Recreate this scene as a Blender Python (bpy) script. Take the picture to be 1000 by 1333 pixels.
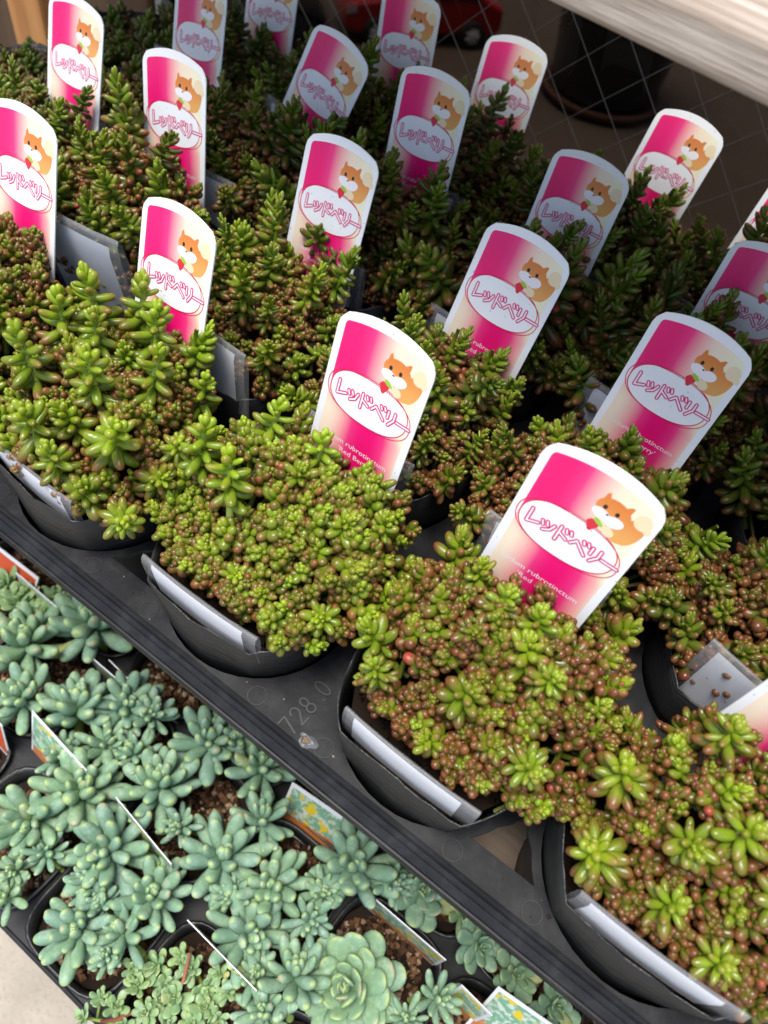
import bpy, bmesh, math, random
import numpy as np
from mathutils import Vector, Matrix, Euler
from mathutils.geometry import delaunay_2d_cdt

R = math.radians
rng = np.random.default_rng(7)
random.seed(7)
for o in list(bpy.data.objects): bpy.data.objects.remove(o)
SC = bpy.context.scene
COL = SC.collection

# ------------------------------------------------------------------ camera, sky, sun, exposure
CM = np.array([[0.80337005, 0.5825854, 0.12555936],
               [0.53474685, -0.60988295, -0.58509774],
               [-0.26329332, 0.53716016, -0.80135166]])      # rows: camera right, down, forward
CP = np.array([0.20846046, -0.13023928, 0.27438193])
FPX = 964.79
cam = bpy.data.cameras.new('camera')
cam_o = bpy.data.objects.new('camera', cam); COL.objects.link(cam_o)
rt, up, bk = Vector(CM[0]), -Vector(CM[1]), -Vector(CM[2])
cam_o.matrix_world = Matrix(((rt.x, up.x, bk.x, CP[0]), (rt.y, up.y, bk.y, CP[1]), (rt.z, up.z, bk.z, CP[2]), (0, 0, 0, 1)))
cam.sensor_fit = 'HORIZONTAL'; cam.sensor_width = 36.0; cam.lens = FPX / 1000 * 36
cam.clip_start = 0.01; cam.clip_end = 2000
cam.dof.use_dof = True; cam.dof.focus_distance = 0.335; cam.dof.aperture_fstop = 14.0
SC.camera = cam_o

W = bpy.data.worlds.new('World'); SC.world = W; W.use_nodes = True
wn = W.node_tree.nodes; wl = W.node_tree.links
SUN_EL, SUN_AZ = 79.0, 205.0            # azimuth: direction towards the sun, clockwise from +Y
sky = wn.new('ShaderNodeTexSky'); sky.sky_type = 'NISHITA'; sky.sun_disc = False
sky.sun_elevation = R(SUN_EL); sky.sun_rotation = R(SUN_AZ); sky.dust_density = 3.0; sky.air_density = 1.0
wl.new(sky.outputs[0], wn['Background'].inputs[0]); wn['Background'].inputs[1].default_value = 0.15
sun = bpy.data.lights.new('sun', 'SUN'); sun.energy = 2.4; sun.angle = R(26); sun.color = (1.0, 0.96, 0.9)
sun_o = bpy.data.objects.new('sun', sun); COL.objects.link(sun_o); sun_o.location = (0, -2, 4)
sd = Vector((math.sin(R(SUN_AZ)) * math.cos(R(SUN_EL)), math.cos(R(SUN_AZ)) * math.cos(R(SUN_EL)), math.sin(R(SUN_EL))))
sun_o.rotation_euler = sd.to_track_quat('Z', 'Y').to_euler()
SC.view_settings.view_transform = 'Standard'; SC.view_settings.look = 'None'
SC.view_settings.gamma = 1.0; SC.view_settings.exposure = 0.82
SC.view_settings.use_curve_mapping = False

# ------------------------------------------------------------------ helpers
def ray(u, v): return CM.T @ np.array([(u - 500) / FPX, (v - 666.5) / FPX, 1.0])
def at_z(u, v, z):
    r = ray(u, v); s = (z - CP[2]) / r[2]; p = CP + s * r
    return p, s
def at_lean(u, v, y0, lean):
    r = ray(u, v); s = (y0 + lean * CP[2] - CP[1]) / (r[1] - lean * r[2])
    return CP + s * r

def tag(o, label=None, cat=None, group=None, kind=None):
    if label: o['label'] = label
    if cat: o['category'] = cat
    if group: o['group'] = group
    if kind: o['kind'] = kind
    return o
def empty(name, loc=(0, 0, 0), rot=(0, 0, 0)):
    o = bpy.data.objects.new(name, None); COL.objects.link(o)
    o.location = loc; o.rotation_euler = rot; o.empty_display_size = 0.01
    return o
def put(name, mesh, parent=None, loc=None, mat4=None, color=None):
    o = bpy.data.objects.new(name, mesh); COL.objects.link(o)
    if parent: o.parent = parent
    if mat4 is not None: o.matrix_local = mat4
    elif loc is not None: o.location = loc
    if color: o.color = color
    return o

class MB:
    """collects vertices and faces of one mesh"""
    def __init__(s): s.v = []; s.f = []; s.at = {}
    def add(s, v, f, **attrs):
        n = len(s.v); v = [tuple(map(float, x)) for x in v]
        s.v += v; s.f += [tuple(int(i) + n for i in q) for q in f]
        for k in set(list(s.at) + list(attrs)):
            arr = s.at.setdefault(k, [])
            arr += [0.0] * (n - len(arr))
            a = attrs.get(k, 0.0)
            arr += list(map(float, a)) if hasattr(a, '__len__') else [float(a)] * len(v)
    def box(s, lo, hi):
        x0, y0, z0 = lo; x1, y1, z1 = hi
        s.add([(x0,y0,z0),(x1,y0,z0),(x1,y1,z0),(x0,y1,z0),(x0,y0,z1),(x1,y0,z1),(x1,y1,z1),(x0,y1,z1)],
              [(3,2,1,0),(4,5,6,7),(0,1,5,4),(1,2,6,5),(2,3,7,6),(3,0,4,7)])
    def tube(s, pts, rad, seg=6, cap=True, **attrs):
        pts = [Vector(p) for p in pts]; n = len(pts)
        if not hasattr(rad, '__len__'): rad = [rad] * n
        v = []; f = []
        for i, p in enumerate(pts):
            d = (pts[min(i + 1, n - 1)] - pts[max(i - 1, 0)]).normalized()
            a = d.cross(Vector((0.31, 0.95, 0.07))).normalized(); b = d.cross(a)
            for k in range(seg):
                t = 2 * math.pi * k / seg
                v.append(p + (a * math.cos(t) + b * math.sin(t)) * rad[i])
        for i in range(n - 1):
            for k in range(seg):
                k2 = (k + 1) % seg
                f.append((i*seg+k, i*seg+k2, (i+1)*seg+k2, (i+1)*seg+k))
        if cap:
            f.append(tuple(range(seg))); f.append(tuple(reversed(range((n-1)*seg, n*seg))))
        s.add(v, f, **attrs)
    def lathe(s, prof, seg=32, wob=None, square=0.0, close=False):
        """prof: list of (r, z); square>2: superellipse exponent"""
        v = []; f = []
        for i, (r, z) in enumerate(prof):
            for k in range(seg):
                t = 2 * math.pi * k / seg; c, sn = math.cos(t), math.sin(t)
                g = 1.0 if not square else 1.0 / (abs(c)**square + abs(sn)**square)**(1.0/square)
                dz, dr = wob(t, i) if wob else (0, 0)
                v.append(((r*g + dr)*c, (r*g + dr)*sn, z + dz))
        n = len(prof)
        for i in range(n - 1):
            for k in range(seg):
                k2 = (k + 1) % seg
                f.append((i*seg+k, i*seg+k2, (i+1)*seg+k2, (i+1)*seg+k))
        if close: f.append(tuple((n-1)*seg + k for k in range(seg)))
        s.add(v, f)
    def mesh(s, name, mat, smooth=False):
        me = bpy.data.meshes.new(name); me.from_pydata(s.v, [], s.f)
        for k, arr in s.at.items():
            arr = arr + [0.0] * (len(s.v) - len(arr))
            a = me.attributes.new(k, 'FLOAT', 'POINT'); a.data.foreach_set('value', arr)
        for m in (mat if isinstance(mat, (list, tuple)) else [mat]): me.materials.append(m)
        if smooth: me.polygons.foreach_set('use_smooth', [True] * len(me.polygons))
        me.update(); return me

class Mat:
    def __init__(s, name):
        s.m = bpy.data.materials.new(name); s.m.use_nodes = True
        s.n = s.m.node_tree.nodes; s.l = s.m.node_tree.links; s.b = s.n['Principled BSDF']; s.out = s.n['Material Output']
    def node(s, t, **kw):
        x = s.n.new(t)
        for k, v in kw.items(): setattr(x, k, v)
        return x
    def val(s, sock, v):
        if isinstance(v, (int, float)): sock.default_value = v
        elif isinstance(v, tuple): sock.default_value = v if len(v) == 4 or sock.type == 'VECTOR' else (*v, 1)
        else: s.l.new(v, sock)
    def math(s, op, a, b=None, c=None, clamp=False):
        x = s.node('ShaderNodeMath', operation=op, use_clamp=clamp)
        for i, q in enumerate((a, b, c)):
            if q is not None: s.val(x.inputs[i], q)
        return x.outputs[0]
    def mix(s, f, a, b):
        x = s.node('ShaderNodeMix', data_type='RGBA')
        s.val(x.inputs[0], f); s.val(x.inputs[6], a); s.val(x.inputs[7], b)
        return x.outputs[2]
    def noise(s, vec, scale, detail=4, rough=0.55):
        x = s.node('ShaderNodeTexNoise'); s.val(x.inputs['Vector'], vec)
        x.inputs['Scale'].default_value = scale; x.inputs['Detail'].default_value = detail; x.inputs['Roughness'].default_value = rough
        return x.outputs[0]
    def ramp(s, f, stops):
        x = s.node('ShaderNodeValToRGB'); s.val(x.inputs[0], f); e = x.color_ramp.elements
        while len(e) < len(stops): e.new(0.5)
        for q, (p, c) in zip(e, stops): q.position = p; q.color = (*c, 1) if len(c) == 3 else c
        return x.outputs[0]
    def sstep(s, v, a, b):
        x = s.node('ShaderNodeMapRange', interpolation_type='SMOOTHSTEP'); s.val(x.inputs[0], v)
        x.inputs[1].default_value = a; x.inputs[2].default_value = b
        return x.outputs[0]
    def obj(s): return s.node('ShaderNodeTexCoord').outputs['Object']
    def pos(s): return s.node('ShaderNodeNewGeometry').outputs['Position']
    def scale(s, vec, sc):
        x = s.node('ShaderNodeMapping'); s.val(x.inputs[0], vec); x.inputs['Scale'].default_value = sc; return x.outputs[0]
    def bump(s, h, strength, dist):
        x = s.node('ShaderNodeBump'); x.inputs['Strength'].default_value = strength; x.inputs['Distance'].default_value = dist
        s.val(x.inputs['Height'], h); s.l.new(x.outputs[0], s.b.inputs['Normal'])
    def set(s, color=None, rough=None, spec=None, metal=None):
        if color is not None: s.val(s.b.inputs['Base Color'], color)
        if rough is not None: s.val(s.b.inputs['Roughness'], rough)
        if spec is not None: s.b.inputs['Specular IOR Level'].default_value = spec
        if metal is not None: s.b.inputs['Metallic'].default_value = metal
        return s.m

# ------------------------------------------------------------------ materials
def sedum_material():
    m = Mat('sedum_leaf')
    t = m.node('ShaderNodeAttribute', attribute_name='t').outputs['Fac']
    ag = m.node('ShaderNodeAttribute', attribute_name='age').outputs['Fac']
    rn = m.node('ShaderNodeAttribute', attribute_name='rnd').outputs['Fac']
    oi = m.node('ShaderNodeObjectInfo')
    sp = m.node('ShaderNodeSeparateColor'); m.l.new(oi.outputs['Color'], sp.inputs[0])
    red, age2, tone = sp.outputs[0], sp.outputs[1], sp.outputs[2]
    age = m.math('ADD', ag, age2, clamp=True)
    rand = m.math('FRACT', m.math('ADD', rn, oi.outputs['Random']))
    lime = m.mix(tone, (0.31, 0.44, 0.018), (0.080, 0.155, 0.014))
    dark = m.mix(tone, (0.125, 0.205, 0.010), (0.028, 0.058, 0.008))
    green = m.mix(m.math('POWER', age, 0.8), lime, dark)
    rust = m.mix(rand, (0.105, 0.027, 0.013), (0.175, 0.070, 0.018))
    rust = m.mix(m.math('MULTIPLY', m.math('GREATER_THAN', rand, 0.985), m.math('MULTIPLY', age, red)), rust, (0.30, 0.05, 0.03))
    tip = m.sstep(t, 0.42, 0.96)
    nz = m.noise(m.pos(), 320, 4, 0.65)
    f = m.math('ADD', m.math('MULTIPLY', tip, m.math('ADD', m.math('MULTIPLY', age, 0.62), 0.48)), m.math('MULTIPLY', age, 0.26))
    f = m.math('MULTIPLY', f, m.math('ADD', red, m.math('MULTIPLY', m.math('SUBTRACT', rand, 0.5), 0.5)), clamp=True)
    f = m.math('ADD', f, m.math('MULTIPLY', m.math('SUBTRACT', nz, 0.5), 0.45), clamp=True)
    c = m.mix(f, green, rust)
    m.set(c, m.math('ADD', 0.22, m.math('MULTIPLY', rand, 0.16)), 0.45)
    m.b.inputs['Subsurface Weight'].default_value = 0.2
    m.b.inputs['Subsurface Radius'].default_value = (1.0, 0.9, 0.3); m.b.inputs['Subsurface Scale'].default_value = 0.0015
    m.bump(m.noise(m.pos(), 700, 3), 0.22, 0.0006)
    return m.m
def blue_material():
    m = Mat('blue_green_leaf')
    t = m.node('ShaderNodeAttribute', attribute_name='t').outputs['Fac']
    oi = m.node('ShaderNodeObjectInfo')
    sp = m.node('ShaderNodeSeparateColor'); m.l.new(oi.outputs['Color'], sp.inputs[0])
    hue, age = sp.outputs[0], sp.outputs[1]
    base = m.mix(hue, (0.175, 0.295, 0.225), (0.25, 0.36, 0.11))
    base = m.mix(m.math('MULTIPLY', oi.outputs['Random'], 0.5), base, (0.20, 0.34, 0.17))
    tipc = m.mix(sp.outputs[2], (0.42, 0.50, 0.12), (0.45, 0.30, 0.16))
    f = m.math('MULTIPLY', m.sstep(t, 0.90, 1.0), 0.65)
    c = m.mix(f, base, tipc)
    c = m.mix(m.math('MULTIPLY', age, m.math('GREATER_THAN', oi.outputs['Random'], 0.985)), c, (0.42, 0.40, 0.10))
    nz = m.noise(m.pos(), 150, 5, 0.7)
    c = m.mix(m.math('MULTIPLY', m.sstep(nz, 0.58, 0.36), 0.45), c, (0.13, 0.25, 0.17))
    c = m.mix(m.math('MULTIPLY', m.sstep(nz, 0.46, 0.70), 0.55), c, (0.36, 0.47, 0.38))
    m.set(c, 0.55, 0.3)
    m.b.inputs['Subsurface Weight'].default_value = 0.1
    m.b.inputs['Subsurface Radius'].default_value = (0.8, 1.0, 0.6); m.b.inputs['Subsurface Scale'].default_value = 0.002
    return m.m
def stem_material():
    m = Mat('succulent_stem')
    oi = m.node('ShaderNodeObjectInfo')
    sp = m.node('ShaderNodeSeparateColor'); m.l.new(oi.outputs['Color'], sp.inputs[0])
    c = m.mix(sp.outputs[2], (0.36, 0.46, 0.09), (0.14, 0.22, 0.04))
    return m.set(c, 0.45)
def plastic(name, col, rough, dust=0.12, scale=60, scratch=True):
    m = Mat(name); p = m.pos()
    n1 = m.noise(p, scale, 6, 0.65); n2 = m.noise(m.scale(p, (1, 1, 6)), 420, 3)
    sp = m.noise(p, 1500, 2)
    f = m.math('MULTIPLY', m.sstep(n1, 0.42, 0.78), dust)
    f = m.math('ADD', f, m.math('MULTIPLY', m.math('GREATER_THAN', sp, 0.735), 0.22), clamp=True)
    c = m.mix(f, col, (0.34, 0.34, 0.33))
    m.set(c, m.math('ADD', rough, m.math('MULTIPLY', n1, 0.2)), 0.20)
    m.bump(m.math('ADD', n1, m.math('MULTIPLY', n2, 0.5)), 0.12, 0.001)
    return m.m
def pot_material():
    m = Mat('soft_black_pot'); p = m.obj()
    n1 = m.noise(p, 45, 5, 0.6); n2 = m.noise(m.scale(p, (30, 30, 700)), 1.0, 3, 0.6); sp = m.noise(p, 1200, 2)
    f = m.math('ADD', m.math('MULTIPLY', m.sstep(n1, 0.5, 0.8), 0.06), m.math('MULTIPLY', m.math('GREATER_THAN', sp, 0.745), 0.2), clamp=True)
    m.set(m.mix(f, (0.010, 0.011, 0.011), (0.3, 0.3, 0.28)), m.math('ADD', 0.26, m.math('MULTIPLY', n1, 0.25)), 0.5)
    m.bump(m.math('ADD', n2, m.math('MULTIPLY', n1, 0.8)), 0.6, 0.0014)
    return m.m
def wood(name, a, b, grain, axis, rough=0.6, knots=True):
    m = Mat(name); p = m.obj()
    sc = [grain, grain, grain]; sc[axis] = grain * 0.05
    g = m.noise(m.scale(p, tuple(sc)), 1.0, 6, 0.62)
    sc2 = [grain * 6, grain * 6, grain * 6]; sc2[axis] = grain * 0.25
    g2 = m.noise(m.scale(p, tuple(sc2)), 1.0, 3, 0.5)
    c = m.mix(m.sstep(g, 0.32, 0.68), a, b)
    c = m.mix(m.math('MULTIPLY', m.sstep(g2, 0.5, 0.75), 0.45), c, tuple(x * 0.6 for x in a))
    m.set(c, rough, 0.3); m.bump(m.math('ADD', g, g2), 0.3, 0.0015)
    return m.m
def soil_material():
    m = Mat('potting_grit')
    g = m.node('ShaderNodeNewGeometry')
    c = m.ramp(g.outputs['Random Per Island'], [(0.0, (0.02, 0.012, 0.008)), (0.45, (0.07, 0.035, 0.018)), (0.75, (0.17, 0.085, 0.04)), (1.0, (0.40, 0.31, 0.21))])
    m.set(c, 0.9, 0.2); return m.m
def flat(name, col, rough=0.4, spec=0.5):
    return Mat(name).set(col, rough, spec)
def gradient_print():
    m = Mat('label_pink_print'); sp = m.node('ShaderNodeSeparateXYZ'); m.l.new(m.obj(), sp.inputs[0])
    x, z = sp.outputs[0], sp.outputs[2]
    s = m.sstep(z, 0.050, 0.078)
    xc = m.math('ADD', m.math('MULTIPLY', s, -0.0175), 0.0035)
    d = m.math('SUBTRACT', x, xc)
    l = m.sstep(m.math('MULTIPLY', d, -1.0), 0.002, 0.0215)
    r = m.sstep(d, 0.0015, 0.0225)
    l = m.math('MULTIPLY', l, m.math('SUBTRACT', 1.0, m.math('MULTIPLY', s, 0.6)))
    f = m.math('ADD', l, r, clamp=True)
    cream = m.mix(m.sstep(x, 0.006, 0.018), (0.87, 0.72, 0.52), (0.84, 0.81, 0.58))
    c = m.ramp(f, [(0.0, (0.81, 0.006, 0.155)), (0.25, (0.83, 0.04, 0.21)), (0.6, (0.88, 0.36, 0.36)), (1.0, (0.87, 0.73, 0.55))])
    c = m.mix(m.math('MULTIPLY', m.sstep(f, 0.65, 1.0), m.sstep(x, 0.002, 0.016)), c, cream)
    spk = m.noise(m.pos(), 900, 2)
    c = m.mix(m.math('MULTIPLY', m.math('GREATER_THAN', spk, 0.74), 0.35), c, (0.25, 0.15, 0.12))
    m.set(c, 0.35, 0.4); return m.m
def white_card():
    m = Mat('white_label_card'); p = m.pos()
    spk = m.noise(p, 620, 2)
    c = m.mix(m.math('MULTIPLY', m.math('GREATER_THAN', spk, 0.715), 0.6), (0.82, 0.83, 0.83), (0.22, 0.2, 0.17))
    m.set(c, 0.38, 0.4); return m.m
def sleeve_material():
    m = Mat('clear_plastic_sleeve')
    n = m.noise(m.pos(), 300, 3)
    m.set((0.60, 0.61, 0.62), m.math('ADD', 0.12, m.math('MULTIPLY', n, 0.15)), 0.5)
    tr = m.node('ShaderNodeBsdfTransparent'); tr.inputs[0].default_value = (0.93, 0.94, 0.95, 1)
    mx = m.node('ShaderNodeMixShader'); mx.inputs[0].default_value = 0.22
    m.l.new(tr.outputs[0], mx.inputs[1]); m.l.new(m.b.outputs[0], mx.inputs[2]); m.l.new(mx.outputs[0], m.out.inputs[0])
    return m.m
def glass_material():
    m = Mat('wired_window_glass')
    tr = m.node('ShaderNodeBsdfTransparent'); tr.inputs[0].default_value = (0.36, 0.34, 0.325, 1)  # even tint stands in for low light on the yard behind
    gl = m.node('ShaderNodeBsdfGlossy'); gl.inputs['Roughness'].default_value = 0.03
    fr = m.node('ShaderNodeFresnel'); fr.inputs[0].default_value = 1.5
    mx = m.node('ShaderNodeMixShader')
    m.l.new(fr.outputs[0], mx.inputs[0]); m.l.new(tr.outputs[0], mx.inputs[1]); m.l.new(gl.outputs[0], mx.inputs[2]); m.l.new(mx.outputs[0], m.out.inputs[0])
    return m.m
def picture_print(name, seed):
    m = Mat(name); o = m.obj(); ge = m.node('ShaderNodeTexCoord').outputs['Generated']; sp = m.node('ShaderNodeSeparateXYZ'); m.l.new(ge, sp.inputs[0])
    off = m.node('ShaderNodeVectorMath', operation='ADD'); m.l.new(o, off.inputs[0]); off.inputs[1].default_value = (seed, seed * 1.7, 0)
    n = m.noise(off.outputs[0], 160, 4); z = m.math('ADD', sp.outputs[2], m.math('MULTIPLY', m.math('SUBTRACT', n, 0.5), 0.3))
    n2 = m.noise(off.outputs[0], 260, 3)
    top = m.mix(m.sstep(n2, 0.45, 0.6), (0.20, 0.42, 0.26), (0.62, 0.70, 0.60))
    top = m.mix(m.sstep(m.noise(off.outputs[0], 110, 1), 0.56, 0.62), top, (0.75, 0.58, 0.04))
    low = m.mix(n, (0.45, 0.12, 0.03), (0.60, 0.25, 0.08))
    c = m.mix(m.sstep(z, 0.20, 0.30), low, top)
    m.set(c, 0.35); return m.m
def floor_material():
    m = Mat('pale_concrete'); p = m.pos()
    c = m.mix(m.sstep(m.noise(p, 9, 6), 0.3, 0.7), (0.30, 0.27, 0.22), (0.40, 0.36, 0.295))
    c = m.mix(m.math('MULTIPLY', m.sstep(m.noise(p, 240, 3), 0.5, 0.7), 0.4), c, (0.20, 0.175, 0.14))
    m.set(c, 0.9, 0.2); m.bump(m.noise(p, 200, 4), 0.4, 0.004); return m.m

M_SED = sedum_material(); M_BLUE = blue_material(); M_STEM = stem_material()
M_TRAY = plastic('dark_tray_plastic', (0.010, 0.0105, 0.012), 0.34, 0.055)
M_TRAY2 = plastic('grey_tray_plastic', (0.012, 0.013, 0.015), 0.4, 0.05)
M_MARK = flat('moulding_mark_edge', (0.026, 0.027, 0.030), 0.35)
M_PEAT = flat('dark_peat', (0.018, 0.012, 0.009), 0.95, 0.1)
M_POT = pot_material(); M_SOIL = soil_material()
M_SLEEVE = sleeve_material(); M_PAPER = flat('price_paper', (0.80, 0.81, 0.84), 0.6)
M_PRINT = gradient_print(); M_CARD = white_card()
M_OVAL = M_CARD
M_LINE = flat('crimson_ink', (0.60, 0.01, 0.065), 0.4); M_MAG = flat('magenta_ink', (0.62, 0.005, 0.15), 0.4)
M_PINKGLOW = flat('pale_pink_ink', (0.82, 0.50, 0.62), 0.4)
M_ORANGE = flat('orange_ink', (0.62, 0.19, 0.035), 0.4); M_CREAM = flat('cream_ink', (0.80, 0.66, 0.42), 0.4)
M_BERRY = flat('berry_red_ink', (0.66, 0.025, 0.05), 0.4); M_LEAFINK = flat('leaf_green_ink', (0.30, 0.55, 0.05), 0.4)
M_WHITE = flat('white_ink', (0.84, 0.80, 0.80), 0.4)
M_PLANK = wood('weathered_pale_board', (0.25, 0.19, 0.14), (0.56, 0.49, 0.42), 130, 0, 0.75)
M_POST = wood('orange_pine', (0.42, 0.17, 0.045), (0.56, 0.27, 0.09), 60, 2, 0.5)
M_BROWN = wood('dark_stained_wood', (0.07, 0.035, 0.016), (0.11, 0.06, 0.03), 40, 2, 0.5)
M_BOARD = wood('grey_brown_board', (0.16, 0.115, 0.08), (0.24, 0.18, 0.13), 40, 0, 0.8)
M_GLASS = glass_material(); M_FLOOR = floor_material()
M_WIRE = Mat('wire_steel').set((0.07, 0.07, 0.068), 0.5, 0.5, 0.4)
M_WALL = flat('dark_brown_wall', (0.10, 0.075, 0.055), 0.8)

# ------------------------------------------------------------------ setting
g = MB(); g.add([(-60, -60, -0.75), (60, -60, -0.75), (60, 60, -0.75), (-60, 60, -0.75)], [(0, 1, 2, 3)])
tag(put('ground', g.mesh('ground', M_FLOOR)), 'pale concrete paving beneath the stepped plant shelves', kind='structure')
ya = MB(); ya.add([(-4, 0.60, -0.746), (4, 0.60, -0.746), (4, 9, -0.746), (-4, 9, -0.746)], [(0, 1, 2, 3)])
yam = Mat('brown_asphalt'); yam.set(yam.mix(yam.noise(yam.pos(), 3, 5), (0.085, 0.062, 0.045), (0.14, 0.105, 0.08)), 0.9, 0.2)
tag(put('road', ya.mesh('road', yam.m)), 'brown paved yard behind the wired glass', kind='structure')

# stepped stand that carries both trays
stand = tag(empty('display_stand', (0, 0, -0.75)), 'stepped wooden stand of two boards carrying the plant trays', 'stand')
def board(name, lo, hi, mat, parent, bev=0.003):
    m = MB(); m.box(lo, hi); o = put(name, m.mesh(name, mat), parent)
    if bev: b = o.modifiers.new('bevel', 'BEVEL'); b.width = bev; b.segments = 2
    return o
ZT = -0.030                       # top of the upper tray
for y0, y1 in ((-0.038, 0.075), (0.081, 0.195), (0.201, 0.315), (0.321, 0.44)):
    board('shelf_board', (-0.50, y0, -0.105 + 0.75), (0.62, y1, -0.0855 + 0.75), M_BOARD, stand)
for y0, y1 in ((-0.172, -0.06), (-0.054, 0.06), (0.066, 0.18)):
    board('shelf_board', (-0.50, y0, -0.345 + 0.75), (0.62, y1, -0.3255 + 0.75), M_BOARD, stand)
for x in (-0.47, 0.54):
    for y in (-0.02, 0.39): board('leg', (x, y, 0), (x + 0.04, y + 0.04, 0.6445), M_BOARD, stand)
    board('leg', (x, -0.16, 0), (x + 0.04, -0.12, 0.4045), M_BOARD, stand)

# window wall
GY = 0.475
win = tag(empty('wired_window', (0.3, GY, -0.75)), 'wired glass window, tinted to dim the yard, with diamond mesh behind the plant rows', 'window')
def wbox(name, lo, hi, mat): return board(name, (lo[0] - 0.3, lo[1] - GY, lo[2] + 0.75), (hi[0] - 0.3, hi[1] - GY, hi[2] + 0.75), mat, win, 0.002)
GX0, GX1, GZ0, GZ1 = -0.452, 1.30, -0.14, 1.15
wbox('pane', (GX0, GY - 0.003, GZ0), (GX1, GY + 0.003, GZ1), M_GLASS).modifiers.clear()
wbox('sill', (GX0 - 0.03, GY - 0.025, GZ0 - 0.05), (GX1 + 0.03, GY + 0.05, GZ0 - 0.001), M_BROWN)
wbox('frame', (GX0 - 0.012, GY - 0.012, GZ0), (GX0 - 0.001, GY + 0.03, GZ1), Mat('pale_metal_strip').set((0.42, 0.44, 0.44), 0.4, 0.5, 0.5))
wbox('frame', (GX1 + 0.001, GY - 0.02, GZ0), (GX1 + 0.05, GY + 0.05, GZ1), M_BROWN)
wbox('frame', (GX0 - 0.03, GY - 0.02, GZ1 + 0.001), (GX1 + 0.05, GY + 0.05, GZ1 + 0.06), M_BROWN)
wm = MB(); sp = 0.0335
for fam in (1, -1):
    k = -60
    while k < 70:
        # line x*fam - z = k*sp*sqrt2 clipped to pane
        c = k * sp * 1.414; pts = []
        z0, z1 = GZ0 + 0.002, 0.45
        xa, xb = (c + z0) * fam, (c + z1) * fam
        lo, hi = GX0 + 0.002, 0.8
        tt = [0.0, 1.0]
        for lim, sgn in ((lo, 1), (hi, -1)):
            fa, fb = sgn * (xa - lim), sgn * (xb - lim)
            if fa < 0 and fb < 0: tt = None; break
            if fa < 0: tt[0] = max(tt[0], fa / (fa - fb))
            if fb < 0: tt[1] = min(tt[1], fa / (fa - fb))
        if tt and tt[1] > tt[0]:
            A = [(xa + (xb - xa) * q - 0.3, -0.0042 if fam > 0 else -0.0049, z0 + (z1 - z0) * q + 0.75) for q in tt]
            wm.tube(A, 0.00030, 5)
        k += 1
tag(put('wire_mesh', wm.mesh('wire_mesh', M_WIRE), win), 'thin diamond wire mesh set in the glass', kind='stuff')
wall = tag(empty('shop_wall', (-1.2, GY, -0.75)), 'dark brown boarded shop wall beside and above the window', 'wall')
for i in range(7):
    x1 = GX0 - 0.031 - i * 0.152
    board('wall_board', (x1 - 0.149 + 1.2, -0.004, 0.0), (x1 + 1.2, 0.05, 2.4), M_BROWN, wall, 0.003)
board('lintel', (GX0 - 0.03 + 1.2, 0.0, GZ1 + 0.062 + 0.75), (GX1 + 0.05 + 1.2, 0.06, 2.4), M_BROWN, wall)
board('plinth', (GX0 - 0.03 + 1.2, 0.0, 0.0), (GX1 + 0.05 + 1.2, 0.06, GZ0 - 0.052 + 0.75), M_WALL, wall)

post = tag(empty('wooden_post', (-0.539, 0.40, -0.75)), 'bare orange pine post standing at the shelf end', 'post')
board('shaft', (-0.027, -0.040, 0), (0.027, 0.014, 2.2), M_POST, post, 0.004)

# pale upper plank (top right), its front edge above the third row
pl = tag(empty('upper_plank', (0.105, 0.114, 0.191), (0, 0, R(-8.2))), 'pale weathered plank above the back rows of red leaved pots', 'plank')
pm = MB(); nx = 60
for k in range(1): pm.box((-0.60, 0, 0), (0.72, 0.205, 0.014))
po = put('board', pm.mesh('board', M_PLANK), pl); b = po.modifiers.new('bevel', 'BEVEL'); b.width = 0.002; b.segments = 2
for x in (-0.56, 0.5): board('bracket', (x, 0.06, -0.02), (x + 0.02, 0.20, -0.0005), M_BROWN, pl, 0)

# ------------------------------------------------------------------ trays
def tray_sheet(holes, rect, zt, thick, mat, name, parent, seg=40, extra=(), square=0):
    """flat sheet with holes: holes = (cx, cy, r); extra = polygons cut out"""
    x0, y0, x1, y1 = rect
    V = [Vector(q) for q in ((x0, y0), (x1, y0), (x1, y1), (x0, y1))]; E = [(0, 1), (1, 2), (2, 3), (3, 0)]
    polys = []
    for cx, cy, r in holes:
        poly = []
        for k in range(seg):
            t = 2 * math.pi * k / seg; c, s = math.cos(t), math.sin(t)
            q = 1.0 if not square else 1.0 / (abs(c)**square + abs(s)**square)**(1.0/square)
            poly.append((cx + r*q*c, cy + r*q*s))
        polys.append(poly)
    polys += list(extra)
    for poly in polys:
        n = len(V); V += [Vector(p) for p in poly]; E += [(n + k, n + (k + 1) % len(poly)) for k in range(len(poly))]
    vo, eo, fo, *_ = delaunay_2d_cdt(V, E, [], 0, 1e-7)
    vo = [tuple(p) for p in vo]
    P = [np.array(p) for p in polys]
    def inside(pt, pg):
        x, y = pt; a, b = pg, np.roll(pg, -1, 0)
        cond = ((a[:, 1] > y) != (b[:, 1] > y))
        xx = (b[:, 0] - a[:, 0]) * (y - a[:, 1]) / np.where(b[:, 1] == a[:, 1], 1e-12, b[:, 1] - a[:, 1]) + a[:, 0]
        return (np.sum(cond & (x < xx)) % 2) == 1
    keep = []
    for f in fo:
        c = np.mean([vo[i] for i in f], 0)
        if not any(inside(c, pg) for pg in P): keep.append(f)
    m = MB(); m.add([(p[0], p[1], zt) for p in vo], keep)
    o = put(name, m.mesh(name, mat), parent)
    s = o.modifiers.new('solid', 'SOLIDIFY'); s.thickness = thick; s.offset = -1
    return o
XO = -0.008
def pot_xy(i, j): return XO + 0.1 * i, 0.1 * j
COLS = range(-3, 4); ROWS = range(0, 4)
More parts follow.
